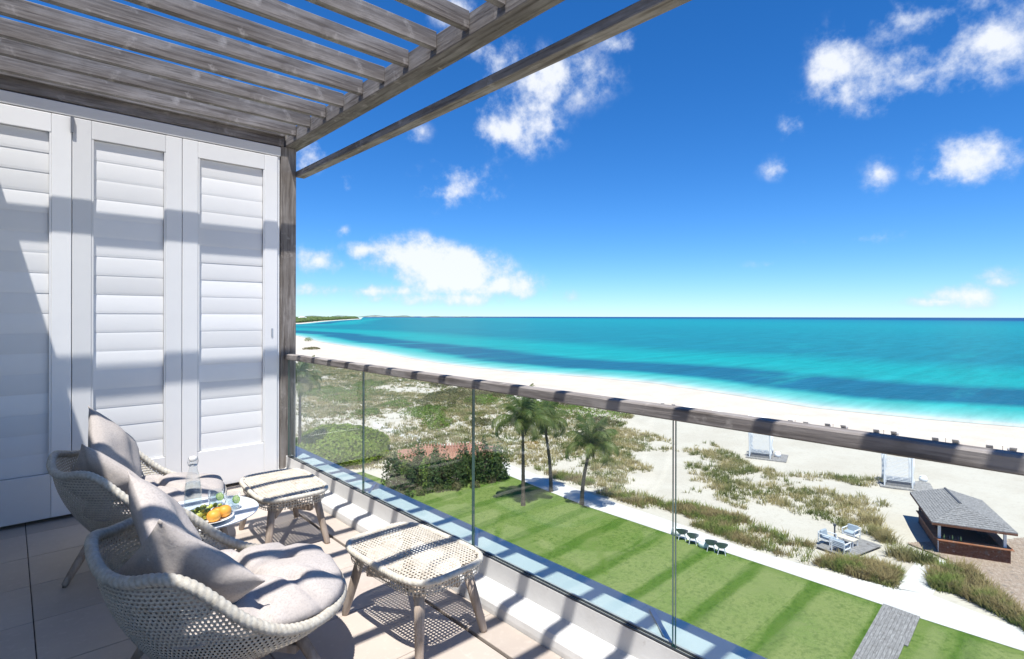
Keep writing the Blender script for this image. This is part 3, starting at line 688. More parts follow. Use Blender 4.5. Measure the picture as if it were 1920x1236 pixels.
# footstools
def make_stool():
    e = empty('woven_footstool', (0,0,0), 'x', 'footstool', 'woven footstools'); hx, hy, rr, zt = .225, .345, .15, .375
    def sup(a, kx=1.0):
        ca, sa_ = math.cos(a), math.sin(a); n_ = 4.2; r = 1/((abs(ca)/hx)**n_ + (abs(sa_)/hy)**n_)**(1/n_); return Vector((r*ca*kx, r*sa_*kx, 0))
    p = .0195; cells = []
    nx_, ny_ = int(2*hx/p), int(2*hy/p)
    inside = lambda x, y: (abs(x)/hx)**4.2 + (abs(y)/hy)**4.2 < .985
    crown = lambda x, y: zt + .012*(1-(x/hx)**2)*(1-(y/hy)**2)
    for i in range(nx_+1):
        for j in range(ny_+1):
            x = -hx + i*p + (j % 2)*p/2*0; y = -hy + j*p
            if all(inside(x+a*p, y+b_*p) for a in (0,1) for b_ in (0,1)): cells.append((x, y))
    cs = np.array(cells); q = lambda a, b_: np.stack([cs[:,0]+a*p, cs[:,1]+b_*p, np.array([crown(x+a*p, y+b_*p) for x, y in cells])], 1)
    V, Q = weave_cells(q(0,0), q(1,0), q(1,1), q(0,1), np.tile((0,0,1.), (len(cs),1)), amp=.003, hole=.58)
    mobj('woven_top', V, Q, WICK, e)
    pts = [sup(a)*1.0 + Vector((0,0,zt-.008)) for a in np.linspace(0, 2*math.pi, 640, endpoint=False)]
    V, Fc = rope([tuple(x) for x in pts], .0155, 100); mobj('braided_edge', V, Fc, ROPE, e, smooth=True)
    # skirt of open weave below the edge
    A = []; nn = 120
    for k in range(3):
        z0, z1 = zt-.02-.02*k, zt-.04-.02*k; ks0, ks1 = .985-.012*k, .973-.012*k
        a0 = np.arange(nn)/nn*2*math.pi; a1 = a0 + 2*math.pi/nn
        f = lambda aa, kk, zz: np.array([tuple(sup(a, kk) + Vector((0,0,zz))) for a in aa])
        A.append((f(a0,ks0,z0), f(a1,ks0,z0), f(a1,ks1,z1), f(a0,ks1,z1)))
    c = [np.concatenate([a[i] for a in A]) for i in range(4)]; nr = np.cross(c[1]-c[0], c[3]-c[0]); nr /= np.linalg.norm(nr, axis=1)[:,None]+1e-9
    V, Q = weave_cells(*c, nr, hole=.66); mobj('woven_skirt', V, Q, WICK, e)
    for sx in (-1,1):
        for sy in (-1,1):
            MB().tube([(sx*.135, sy*.235, zt-.012), (sx*.165, sy*.275, .18), (sx*.195, sy*.315, .012), (sx*.196, sy*.316, 0)], [.025,.0235,.019,.014], 14).build('leg', TEAK, e, smooth=True)
    box('stretcher', (0, 0, .235), (.036, .50, .045), TEAK, e, .004, Matrix.Rotation(R(-30), 3, 'Z')); box('stretcher', (0, 0, .2349), (.034, .50, .043), TEAK, e, .004, Matrix.Rotation(R(30), 3, 'Z'))
    return e
st1 = make_stool(); st1['label'] = 'woven footstool on splayed teak legs beside the fruit-side armchair seat'
st2 = copy_tree(st1); st2['label'] = 'woven footstool on splayed teak legs next to the shutters and weathered post'
st1['label'] = 'woven footstool on splayed teak legs standing apart in the open floor by the glass'
st1.location = (1.51, 2.38, 0); st1.rotation_euler = (0,0,R(4)); st2.location = (1.43, 3.93, 0); st2.rotation_euler = (0,0,R(-3))
# table with bottle, glasses, fruit
TZ = .455; tb = empty('side_table', (.80, 3.42, 0), 'round white side table between the two armchairs', 'table')
MB().lathe([(.0001,TZ-.018),(.27,TZ-.018),(.285,TZ-.012),(.288,TZ-.004),(.284,TZ),(.0001,TZ)], n=64).build('tabletop', TABLE, tb, smooth=False)
for k in range(3):
    a = k*2.094+.4; MB().tube([(.10*math.cos(a), .10*math.sin(a), TZ-.015), (.22*math.cos(a), .22*math.sin(a), 0)], [.02,.015], 10).build('leg', TEAK, tb, smooth=True)
bt = empty('water_bottle', (.76, 3.44, TZ), 'clear swing-top glass bottle of water on the white table', 'bottle')
MB().lathe([(.0001,.002),(.044,.002),(.047,.01),(.046,.05),(.040,.15),(.030,.215),(.019,.25),(.0165,.275),(.019,.285),(.017,.29)], n=32).build('glass_body', CLEAR, bt, smooth=True)
MB().lathe([(.0001,.008),(.041,.008),(.0435,.02),(.042,.06),(.037,.145),(.034,.17),(.0001,.17)], n=32).build('water', WATERG, bt, smooth=True)
MB().lathe([(.0001,.289),(.017,.289),(.02,.294),(.02,.308),(.015,.314),(.0001,.315)], n=24).build('stopper', CAP, bt, smooth=True)
MB().tube([(-.021,0,.265),(-.026,0,.285),(-.022,0,.31),(0,0,.312),(.022,0,.31),(.026,0,.285),(.021,0,.265)], .0018, 6).build('wire_clip', METAL, bt)
MB().lathe([(.0185,.262),(.0205,.266),(.0185,.27)], n=24).build('wire_ring', METAL, bt)
for i, (x, y, lb) in enumerate([(.885,3.475,'short tumbler of iced water with lime, closer to the swing-top bottle'), (.94,3.36,'short tumbler of iced water with lime, at the table edge by the footstool')]):
    g = empty('tumbler', (x, y, TZ), lb, 'glass', 'tumblers on the white table')
    MB().lathe([(.0001,.001),(.036,.001),(.038,.006),(.041,.09),(.039,.09),(.036,.012),(.0001,.012)], n=32).build('glass_body', CLEAR, g, smooth=True)
    MB().lathe([(.0001,.013),(.0352,.013),(.037,.058),(.0001,.058)], n=28).build('water', WATERG, g, smooth=True)
    for k in range(4): box('ice_cube', (random.uniform(-.016,.016), random.uniform(-.016,.016), .028+.013*k), (.02,.02,.018), WATERG, g, .003, Matrix.Rotation(random.uniform(0,1.5), 3, (1,.4,.7)))
    l = empty('lime_slice', (x + .014, y - .024, TZ+.058), 'round lime slice inside the ' + ('tumbler closer to the bottle' if i == 0 else 'tumbler at the table edge'), 'lime')
    rot = Matrix.Rotation(R(70), 4, 'X') @ Matrix.Rotation(R(20), 4, 'Y')
    a = MB().lathe([(.0001,.0035),(.019,.0035),(.0001,-.0035),(.019,-.0035)][:2], n=20).build('flesh', LIMEF, l); a.matrix_local = rot
    a = MB().lathe([(.019,.0035),(.0225,.003),(.0225,-.003),(.019,-.0035),(.0001,-.0035)], n=20).build('rind', LIME, l); a.matrix_local = rot
plt = tag(MB().lathe([(.0001,.004),(.06,.004),(.085,.012),(.112,.022),(.113,.025),(.085,.017),(.06,.009),(.0001,.009)], (0,0,0), 48).build('fruit_plate', PLATE, loc=(.80,3.24,TZ), smooth=True), 'white china plate holding oranges and grapes', 'plate')
def fruit(name, r, m, loc, squash=.93):
    bm = bmesh.new(); bmesh.ops.create_uvsphere(bm, u_segments=20, v_segments=14, radius=r)
    for v in bm.verts: v.co.z *= squash; q = v.co.z/r; v.co.z -= r*.10*max(0, q-.8)*4
    me = bpy.data.meshes.new(name); bm.to_mesh(me); bm.free(); me.materials.append(m); me.polygons.foreach_set('use_smooth', np.ones(len(me.polygons), bool))
    o = bpy.data.objects.new(name, me); C.objects.link(o); o.location = loc; return o
pz = TZ + .009
for (dx, dy, r, lb) in [(.0,-.058,.034,'orange lying at the plate rim, on the side away from the footstools'), (.062,-.018,.035,'orange lying at the plate rim towards the footstools'), (.03,-.005,.032,'orange in the middle of the plate, behind the other two')]:
    tag(fruit('orange', r, ORANGE, (.80+dx, 3.24+dy, pz+r*.93+.003)), lb, 'orange', 'oranges on the plate')
gr = empty('grape_bunch', (.80, 3.28, pz), 'bunch of green grapes heaped behind the oranges on the plate', 'grapes')
gm_ = None
for k in range(46):
    a = random.uniform(.3, math.pi+1.1); rr_ = random.uniform(.02,.088); x, y = rr_*math.cos(a)*1.0, rr_*math.sin(a)*.75 - .012
    lvl = random.choice([0,0,1,1,2]) if rr_ < .06 else random.choice([0,0,1]); z = .016 + .020*lvl + (.006 if rr_ > .07 else 0)
    if gm_ is None: o = fruit('grape', .0115, GRAPE, (x,y,z), 1.15); gm_ = o.data
    else: o = bpy.data.objects.new('grape', gm_); C.objects.link(o); o.location = (x,y,z)
    o.parent = gr; o.rotation_euler = (random.uniform(0,3), random.uniform(0,3), 0)

# ------------------------------------------------------------------ garden, dunes and beach
LEAFG = mat('shrub_leaves', (.17,.26,.04), .6, .3, ((.9,.9,.9), 3, (.19,.25,.05), .4, .65), coord='World')
LEAFB = mat('hedge_leaves', (.27,.38,.04), .55, .3, ((2,2,2), 3, (.32,.38,.08), .4, .65), coord='World')
LEAFD = mat('dark_leaves', (.05,.10,.025), .6, .3, ((2,2,2), 3, (.10,.15,.04), .4, .65), coord='World')
LEAFO = mat('olive_leaves', (.15,.16,.06), .75, .2, ((1,1,1), 3, (.20,.17,.08), .4, .65), coord='World')
DRY = mat('dry_grass', (.46,.39,.20), .9, .1, ((.35,.35,.35), 4, (.17,.20,.06), .42, .6), coord='World')
GRN = mat('green_dune_grass', (.23,.28,.075), .9, .1, ((.8,.8,.8), 5, (.36,.29,.14), .42, .56), coord='World')
BARK = mat('bark', (.14,.11,.085), .9, .1, ((4,4,30), 4, (.08,.065,.05), .4, .7))
def translucent(m, fac=.45):
    t = m.node_tree; b = t.nodes['Principled BSDF']; o = t.nodes['Material Output']; tl = t.nodes.new('ShaderNodeBsdfTranslucent'); mx = t.nodes.new('ShaderNodeMixShader'); mx.inputs[0].default_value = fac
    if b.inputs['Base Color'].links: t.links.new(b.inputs['Base Color'].links[0].from_socket, tl.inputs[0])
    t.links.new(b.outputs[0], mx.inputs[1]); t.links.new(tl.outputs[0], mx.inputs[2]); t.links.new(mx.outputs[0], o.inputs[0]); return m
for m_ in (LEAFG, LEAFB, LEAFD, LEAFO, DRY, GRN): translucent(m_)
def leaf_quads(P, Nn, size, stretch=1.6):
    """a quad for each point, roughly facing Nn with random tilt"""
    n = len(P); d = Nn + rng.normal(0, .7, (n,3)); d /= np.linalg.norm(d, axis=1)[:,None]+1e-9
    a = np.cross(d, rng.normal(0,1,(n,3))); a /= np.linalg.norm(a, axis=1)[:,None]+1e-9; b_ = np.cross(d, a); s = size*rng.uniform(.6,1.3,(n,1))
    V = np.stack([P - a*s*stretch/2, P + b_*s*.5 + d*s*.1, P + a*s*stretch/2, P - b_*s*.5 + d*s*.1], 1).reshape(-1,3)
    return V, np.arange(4*n).reshape(n,4)
def mound(n, rx, ry, h, lump=.25, seed=0, fill=.25):
    """points through a low shrub's volume, densest near its uneven surface"""
    r = np.random.default_rng(seed); th = r.uniform(0, 2*math.pi, n); cz = r.uniform(0,1,n)**.8; sr = np.sqrt(1-cz*cz)
    D = np.stack([sr*np.cos(th), sr*np.sin(th), cz], 1)
    k = 1 + lump*(np.sin(3*th+seed)*.5 + np.sin(5*th+2*seed+4*cz)*.4 + np.sin(9*th+7*cz)*.25)
    q = 1 - fill*r.uniform(0,1,n)**2
    return D*np.array([rx,ry,h])*(k*q)[:,None], D
def shrub(loc, rx, ry, h, m, label, group, n=900, leaf=.12, lump=.25, trunk=True, cat='shrub', name='shrub', rz=0):
    e = empty(name, loc, label, cat, group, rz=rz)
    P_, D = mound(n, rx, ry, h, lump, seed=random.randint(0,999)); V, Q = leaf_quads(P_ + np.array([0,0,h*.08]), D, leaf)
    mobj('foliage', V, Q, m, e)
    mb = MB()
    for k in range(4): a = k*1.7; mb.tube([(0,0,-.1), (rx*.25*math.cos(a), ry*.25*math.sin(a), h*.4), (rx*.5*math.cos(a+.3), ry*.5*math.sin(a+.3), h*.75)], [.05*h**.5,.035*h**.5,.01], 6)
    mb.build('stem', BARK, e); return e
def gp(px, py): p = G(px, py); p.z = ground_z(p.x, p.y); return p
# bright clipped hedge mass left
p = gp(640, 882); shrub(p + Vector((1.5,4.5,0)), 6.4, 5.0, 3.1, LEAFB, 'large rounded bright green hedge beyond the glass, beside the weathered post', None, 20000, .2, .10, cat='hedge', name='clipped_hedge', rz=.5)
# low green dune shrubs: px, py, half width px, height m, kind
for px, py, hw, hh, kd in [(655,742,60,.8,0),(610,735,34,.8,0),(690,722,30,.7,0),(845,752,60,1.3,3),(880,735,40,.9,3),(800,775,40,.8,0),(745,760,26,.7,0),(750,703,16,.6,0),(830,722,26,.9,3),
                           (905,752,34,.8,0),(820,800,26,1.2,0),(690,775,22,.6,0),(1010,768,45,.9,0),(1110,775,60,1.0,0),(1165,775,30,.7,0),(1060,760,34,.7,3),(1130,795,26,.6,3),(930,740,26,.7,3),(1142,818,11,.7,0),(585,655,14,.9,3),(578,640,7,2.2,0),(900,795,22,.6,3),(960,795,24,.6,3)]:
    p = gp(px, py); d = (p - Vector((0,0,HC))).dot(VV); w = hw*d/F
    lab = ('low spreading bright green shrub growing on the sandy dune', 'low olive brown shrub growing on the sandy dune')[kd == 3]
    shrub(p, w, w*1.5, hh, LEAFG if kd == 0 else LEAFO, lab, ('green dune shrubs', 'olive dune shrubs')[kd == 3], 900 if w < 2.5 else 2200, .16, .3, rz=-HEAD)
# red-roofed pump house and the shrubs screening it
ROOFT = mat('terracotta_tiles', (.33,.16,.11), .85, .15, [((3,3,3), 4, (.42,.25,.19), .4, .65), ((14,14,14), 3, (.28,.11,.07), .5, .75)], ((8,8,8), .6, .05))
A, B_ = G(752, 902), G(935, 893); u = (B_-A); L = u.length; hz = empty('garden_house', (A+B_)/2 + Vector((0,0,0)), 'low garden house with red tiled roof behind leafy shrubs', 'house', rz=math.atan2(u.y, u.x))
box('wall', (0, 2.0, .9), (L, 3.6, 1.8), KERB, hz)
Wd, hE, hR = 2.3, 1.8, 2.5
V = [(-L/2-.4,-.4,hE),(L/2+.4,-.4,hE),(L/2+.4,4.4,hE),(-L/2-.4,4.4,hE),(-L/2+1.4,2,hR),(L/2-1.4,2,hR)]
rf = mobj('roof', V, [(0,1,5,4),(1,2,5),(2,3,4,5),(3,0,4),(3,2,1,0)], ROOFT, hz)
mb = MB()
for k in range(int((L+.8)/.28)):      # pan-tile ribs down the slope facing the garden
    x = -L/2-.3 + k*.28; f = min(1, max(0, (x+L/2+.4)/1.8), max(0, (L/2+.4-x)/1.8)); mb.tube([(x,-.42,hE+.03), (x,-.4+2.4*f,hE+.03+.95*f)], .07, 6)
mb.build('tile_ribs', ROOFT, rf); mb = MB().tube([V[4], V[5]], .12, 8); mb.build('ridge_tiles', ROOFT, rf)
box('door', (L/2-1.5, .17, .85), (.9, .06, 1.7), WHITE, hz)
for k in range(15):
    f = k/14; px = 742 + 195*f + random.uniform(-6,6); py = 915 - 20*f + random.uniform(-4,6); p = G(px, py); hh = random.uniform(1.4, 2.6) if k % 3 else random.uniform(2.6,3.3)
    shrub(p, random.uniform(.7,1.1), random.uniform(.7,1.1), hh, [LEAFD, LEAFG, LEAFD][k % 3], 'leafy upright shrub screening the red-roofed garden house', 'screening shrubs', 1000, .15, .35, name='garden_shrub')
for k in range(12):
    f = k/11; p = G(750 + 190*f + random.uniform(-5,5), 935 - 35*f + random.uniform(-3,5)); shrub(p, .45, .45, .55, [LEAFO, LEAFD][k % 2], 'small low shrub in the bed edging the lawn', 'bed edging shrubs', 240, .10, .3, name='bed_shrub')
# palms
FROND = mat('palm_frond', (.10,.15,.035), .5, .35, ((1.5,1.5,1.5), 3, (.20,.22,.07), .4, .65))
translucent(FROND)
def frond_mesh(L, droop, seed):
    r = random.Random(seed); V = []; Fc = []; n = 30; spine = []
    for i in range(n+1):
        s = i/n; a = R(52) - droop*s*s*1.25 - .1*s; spine.append((s, a))
    x = z = 0; pts = [Vector((0,0,0))]
    for i in range(1, n+1): a = spine[i][1]; x += L/n*math.cos(a); z += L/n*math.sin(a); pts.append(Vector((x,0,z)))
    for i in range(n):        # rachis
        w = .035*(1-i/n)+.006; k = len(V); a, b_ = pts[i], pts[i+1]; V += [a+Vector((0,-w,0)), a+Vector((0,w,0)), b_+Vector((0,w*.95,0)), b_+Vector((0,-w*.95,0)), (a+b_)/2+Vector((0,0,-w))]
        Fc += [(k,k+1,k+2,k+3),(k,k+3,k+4),(k+1,k+4,k+2)]
    for i in range(3, n+1):
        s = i/n; ll = .62*L*.42*math.sin(math.pi*min(1, .12+s*.9))**.7 + .08
        for sd in (-1, 1):
            for h_ in (.25,):
                p = pts[i-1].lerp(pts[i], h_) if i <= n else pts[i]; t_ = (pts[i]-pts[i-1]).normalized()
                d = (Vector((0,sd,0))*.8 + t_*.65 + Vector((0,0,-.18-.5*r.random()*s))).normalized(); l_ = ll*r.uniform(.85,1.1); m1 = p + d*l_*.5 + Vector((0,0,.01)); e_ = p + d*l_ + Vector((0,0,-.45*l_))
                wv_ = t_*.032; k = len(V); V += [p-wv_, p+wv_, m1+wv_*1.1, m1-wv_*1.1, e_]; Fc += [(k,k+1,k+2,k+3),(k+3,k+2,k+4)]
    me = bpy.data.meshes.new('frond'); me.from_pydata([tuple(v) for v in V], [], Fc); me.materials.append(FROND); return me
FM = [frond_mesh(2.5, d, s) for s, d in enumerate((.9,1.5,2.0,2.5))]
def palm(base, H, label, lean=(.1,.1), seed=0, scale=1.0):
    r = random.Random(seed); e = empty('coconut_palm', base, label, 'palm tree', 'coconut palms on the lawn')
    pts = []; rad = []
    for k in range(26):
        s = k/25; pts.append((lean[0]*s*s*H*.3, lean[1]*s*s*H*.3, s*H)); rad.append((.17 - .07*s + .05*max(0,.08-s)*8)*(1 + (.06 if k % 2 else 0)))
    MB().tube(pts, rad, 10).build('trunk', BARK, e, smooth=False)
    top = Vector(pts[-1])
    for k in range(17):
        me = FM[[0,0,1,1,2,2,3,3][k*8//17]]; o = bpy.data.objects.new('frond', me); C.objects.link(o); o.parent = e; o.location = top + Vector((0,0,.02*k*.3))
        tilt = r.uniform(-.12,.12) + (.6 if k < 4 else (.2 if k < 8 else (-.15 if k < 13 else -.5))); o.rotation_euler = (r.uniform(-.25,.25), -tilt, k*2.39996+r.uniform(-.2,.2)); q = scale*r.uniform(.85,1.1); o.scale = (q,q,q)
    mb = MB()
    for k in range(12): a = k*.7; mb.tube([top+Vector((0,0,-.1)), top+Vector((.22*math.cos(a), .22*math.sin(a), -.35)), top+Vector((.26*math.cos(a), .26*math.sin(a), -.8))], [.05,.05,.02], 5)
    mb.build('dry_skirt', BARK, e)
    for k in range(4): a = k*1.6+.5; c = top+Vector((.24*math.cos(a), .24*math.sin(a), -.22)); o = fruit('coconut', .13, LEAFG, c, 1.1); o.parent = e
for px, by, cy, lb, ln in [(981,948,800,'tall coconut palm standing on the lawn nearest the red-roofed garden house',(.25,.3)), (1033,922,795,'coconut palm at the path edge between the other two palms',(-.3,.2)), (1091,946,838,'shorter coconut palm on the lawn farthest from the garden house',(.2,-.5))]:
    b0 = G(px, by); palm(b0, top_of(b0, cy), lb, ln, seed=px, scale={981:1.4, 1033:1.2, 1091:1.32}[px])
b0 = G(562, 882); palm(b0, top_of(b0, 722), 'lone coconut palm beside the large bright green hedge', (0,0), 5, 1.25)

# dune grass (nobody could count it): blades in tufts, denser in clumps
def tufts(cent, hgt, nb, spread, wid=.022):
    n = len(cent)*nb; c = np.repeat(cent, nb, 0); hh = np.repeat(hgt, nb)*rng.uniform(.55,1.15,n); a = rng.uniform(0, 2*math.pi, n); r0 = rng.uniform(0,1,n)**.7*spread
    base = c + np.stack([r0*np.cos(a), r0*np.sin(a), np.full(n,-.04)], 1); lean = rng.uniform(.15,.75,n); a2 = a + rng.normal(0,.6,n)
    d = np.stack([np.cos(a2)*lean, np.sin(a2)*lean, np.ones(n)], 1); side_ = np.stack([-np.sin(a2), np.cos(a2), np.zeros(n)], 1)*wid*rng.uniform(.7,1.4,(n,1))
    mid = base + d*(hh*.55)[:,None]; tip = base + d*hh[:,None]*np.array([1.25,1.25,.88])
    V = np.stack([base-side_, base+side_, mid+side_*.8, mid-side_*.8, tip], 1).reshape(-1,3); k = np.arange(n)[:,None]*5
    F_ = (k + np.array([[0,1,2,3]])).tolist() + (k + np.array([[3,2,4]])).tolist(); return V, F_
def scatter(polypx, n, seed, thr=-.1, sc=.35):
    r = np.random.default_rng(seed); pts = [G(*p) for p in polypx]; A = np.array([[p.x,p.y] for p in pts]); out = []
    lo, hi = A.min(0), A.max(0)
    while len(out) < n:
        Q = r.uniform(lo, hi, (4000,2)); ins = np.zeros(len(Q), bool); j = len(A)-1
        for i in range(len(A)):
            xi, yi = A[i]; xj, yj = A[j]; cnd = ((yi > Q[:,1]) != (yj > Q[:,1])) & (Q[:,0] < (xj-xi)*(Q[:,1]-yi)/(yj-yi+1e-12)+xi); ins ^= cnd; j = i
        Q = Q[ins]; Q = Q[fbm(Q, sc, seed+1) + r.normal(0,.18,len(Q)) > thr]; out += Q.tolist()
        if not len(Q): break
    out = out[:n]; return np.array([[x, y, ground_z(x, y)] for x, y in out])
Z_LEFT = [(560,670),(700,692),(850,720),(985,752),(1190,782),(1130,840),(1020,880),(940,866),(840,830),(740,880),(560,880)]
Z_MID = [(1140,800),(1260,815),(1330,828),(1395,862),(1420,880),(1540,890),(1680,905),(1660,960),(1600,1000),(1400,985),(1270,955),(1100,905),(1040,890)]
Z_EDGE = [(1000,878),(1100,900),(1250,935),(1400,975),(1490,992),(1522,1022),(1510,1056),(1400,1024),(1270,976),(1160,938),(1045,900)]
def grass(name, cent, hlo, hhi, nb, spread, m, label, wid=.022):
    V, F_ = tufts(cent, rng.uniform(hlo,hhi,len(cent)), nb, spread, wid); return tag(mobj(name, V, F_, m), label, 'grass', kind='stuff')
grass('dune_grass', scatter(Z_LEFT, 12000, 11, -.32, .22), .25, .6, 11, .36, DRY, 'dry tawny grass covering the dune behind the garden house', .034)
grass('dune_grass', scatter(Z_LEFT, 5000, 17, .12, .3), .2, .5, 11, .32, GRN, 'greener grass patches mixed through the dune behind the garden house', .034)
grass('sea_oats', scatter(Z_MID, 2100, 23, .12, .55), .25, .65, 15, .28, DRY, 'sparse tan beach grass on the white dune between path and daybeds')
grass('path_grass', scatter(Z_EDGE, 1300, 29, .08, .9), .3, .7, 13, .32, GRN, 'thick green and tan grass band along the white path')
grass('corner_grass', scatter([(1545,1052),(1630,1058),(1688,1078),(1674,1102),(1600,1080),(1530,1060)], 520, 31, -.4, .9), .4, .8, 15, .26, GRN, 'dense green grass at the path corner by the lounge deck')
grass('bar_grass', scatter([(1752,1072),(1800,1062),(1850,1100),(1919,1165),(1985,1225),(1919,1178),(1870,1150),(1790,1112),(1748,1105)], 700, 37, -.4, .9), .4, .85, 15, .28, GRN, 'tall bushy grass filling the bed between bar deck and white path')
def clump(px, py, h_, label):
    p = gp(px, py); c = np.array([[random.gauss(0,.28), random.gauss(0,.28), 0] for _ in range(22)]); V, F_ = tufts(c, np.full(22, h_), 16, .2)
    e = tag(mobj('grass_clump', V, F_, DRY, loc=p), label, 'grass clump', 'lone grass clumps near the bar')
clump(1693,1048,.95,'bushy tan grass clump between lounge deck and beach bar'); clump(1737,1056,.85,'small grass clump right at the corner of the beach bar')
for px, py in [(1648,1005),(1635,985),(1660,1015)]: clump(px, py, .9, 'upright grass clump on the sand behind the lounge deck')

# ------------------------------------------------------------------ beach furniture
CANV = plainm('white_canvas', (.80,.80,.79), .8, .1); CUSH = mat('pale_blue_cushion', (.34,.39,.44), .9, .1, ((6,6,6), 3, (.40,.45,.49), .4, .7))
DKW = plainm('dark_wicker', (.10,.10,.11), .7, .3); GREYW = plainm('grey_lounger_cloth', (.33,.33,.33), .85, .1)
DARKW = wood(0, 'stained_bar_timber', (.15,.065,.035), (.22,.10,.06), (.08,.035,.02)); BARTOP = wood(0, 'bar_top_timber', (.32,.13,.065), (.42,.20,.11), (.2,.08,.04))
def frame_of(px, py, z=GZ): p = G(px, py, z); p.z = ground_z(p.x, p.y) if z == GZ else z; return p
# umbrellas with a pair of loungers
def make_set():
    e = empty('beach_umbrella', (0,0,0), 'x', 'umbrella', 'white umbrellas along the beach'); n = 8; Rr, zt, ze = 1.40, 1.80, 1.42; V = [(0,0,zt)]
    for k in range(n): a = 2*math.pi*k/n; V.append((Rr*math.cos(a), Rr*math.sin(a), ze))
    for k in range(n): a = 2*math.pi*(k+.5)/n; V.append((Rr*.93*math.cos(a), Rr*.93*math.sin(a), ze+.02))
    Fc = []
    for k in range(n): Fc += [(0, 1+k, n+1+k), (0, n+1+k, 1+(k+1) % n)]
    mobj('canopy', V, Fc, CANV, e); MB().tube([(0,0,-.2),(0,0,zt+.06)], .024, 8).build('pole', TEAK, e); return e
def make_lounger():
    e = empty('beach_lounger', (0,0,0), 'x', 'lounger', 'loungers under the beach umbrellas')
    box('frame', (0,0,.26), (.66,1.9,.06), TEAK, e); 
    for sx in (-1,1):
        for sy in (-1,1): box('leg', (sx*.29, sy*.8, .115), (.05,.05,.23), TEAK, e)
    box('mattress', (0,-.35,.34), (.62,1.15,.1), GREYW, e, .03); box('backrest', (0,.52,.55), (.62,.75,.1), GREYW, e, .03, Matrix.Rotation(R(42), 3, 'X')); return e
um = make_set(); lo = make_lounger(); first = True
sea_dir = Vector((spts[13][1]-spts[15][1], -(spts[13][0]-spts[15][0]), 0)).normalized()
if sea_dir.dot(VV) < 0: sea_dir = -sea_dir
for px, yt in [(1245,748),(1298,757),(1352,764),(1423,775),(1491,779),(1562,785),(1657,796),(1773,811),(1880,825)]:
    d = ray(px, yt); tt = (GZ + 1.80 - HC)/d.z; b0 = Vector((0,0,HC)) + d*tt; b0.z = GZ
    o = um if first else copy_tree(um); o.location = b0; o.rotation_euler = (0,0,random.uniform(0,.7)); o['label'] = 'white beach umbrella shading a pair of loungers on the sand'
    sdv_ = Vector((-sea_dir.y, sea_dir.x, 0)); rzl = math.atan2(sea_dir.y, sea_dir.x) + math.pi/2
    for s in (-1,1):
        l = lo if (first and s == -1) else copy_tree(lo); l.location = b0 + sdv_*s*.95 + sea_dir*2.4; l.rotation_euler = (0,0,rzl + random.uniform(-.08,.08)); l['label'] = 'grey beach lounger under a white umbrella facing the sea'
    first = False
# slatted daybeds on timber platforms
BEDC = mat('grey_mattress', (.36,.345,.34), .9, .1, ((5,5,5), 3, (.42,.40,.395), .4, .7))
def daybed(px, py, label):
    """px, py: foot of the front corner post nearest the lawn"""
    p = frame_of(px, py); e = empty('beach_daybed', p, label, 'daybed', 'white slatted daybeds', rz=-HEAD - R(30)); W, D, Hh = 2.0, 1.9, 2.85
    # local x to the right, y away
    box('platform', (-.4, 1.15, .05), (3.9, 3.3, .1), DECKW, e)
    for x in (-W, 0):
        for y in (0, D): box('post', (x, y, Hh/2), (.11,.11,Hh), WHMET, e, .01)
    for k in range(18): box('slat', (-W/2, .0, .62+.118*k), (W-.12,.03,.052), WHMET, e)
    for k in range(13): box('roof_slat', (-W/2, k*D/12, Hh+.03), (W+.1,.05,.04), WHMET, e)
    box('bed_base', (-W/2, D/2, .25), (W-.14, D-.14, .3), DECKW, e); box('mattress', (-W/2, D/2, .47), (W-.2, D-.2, .16), BEDC, e, .04)
    for x, y in ((-W,0.1),(0,0.1),(0,D-.1),(-W,D-.1)):
        mb = MB(); mb.tube([(x,y,Hh-.05),(x+.03,y+.04,1.7),(x-.02,y,1.2),(x+.04,y+.03,.75),(x+.02,y,.35)], [.14,.12,.07,.13,.15], 9); mb.build('curtain', CANV, e, smooth=True)
    for k in range(3): o = box('bolster', (-W+.35+.62*k, .32, .66), (.5,.18,.34), CUSH, e, .06)
    return p, e
daybed(1444,862,'white slatted beach daybed with curtains, beside the sparse grass dune'); daybed(1711,921,'white slatted beach daybed with curtains, right behind the beach bar')
for px, py in [(1458,858),(1731,906)]:
    q = frame_of(px, py); e = empty('lantern_planter', q, 'white round pot standing at the corner of a daybed platform', 'pot', 'white pots by the daybeds'); MB().lathe([(.0001,0),(.22,0),(.32,.2),(.33,.38),(.24,.55),(.0001,.56)], n=20).build('pot_body', CANV, e, smooth=True); MB().lathe([(.24,.55),(.27,.58),(.24,.6),(.2,.56)], n=20).build('pot_rim', CANV, e)
# beach bar
ZE = 2.1; FL, FR, BL, BR = (G(*p, GZ+ZE) for p in [(1747,979),(1909,1001),(1708,923),(1842,938)])
u = (FR-FL); v = (BL-FL); W = (u.length + (BR-BL).length)/2; D = (v.length + (BR-FR).length)/2; ua = math.atan2(u.y, u.x)
bar = empty('beach_bar', (FL.x, FL.y, GZ+.09), 'open beach bar with shingled hip roof and dark red timber counter', 'bar', rz=ua)
SHING = mat('grey_shingles', (.20,.19,.185), .85, .2, [((9,9,9), 3, (.34,.325,.315), .4, .6), ((30,30,30), 3, (.10,.095,.09), .5, .75)], ((14,14,14), .5, .03))
ZE -= .09; apex = (W*.5, D*.42, ZE+.62); back = (W*.5, D, ZE+.55)
V = [(0,0,ZE),(W,0,ZE),(W,D,ZE),(0,D,ZE),apex,back]; rf = mobj('roof', V + [(x,y,z-.12) for x,y,z in V], [(0,1,4),(1,2,5,4),(0,4,5,3),(6,10,7),(7,10,11,8),(6,9,11,10),(0,6,7,1),(1,7,8,2),(2,8,11,5),(5,11,9,3),(3,9,6,0)], SHING, bar)
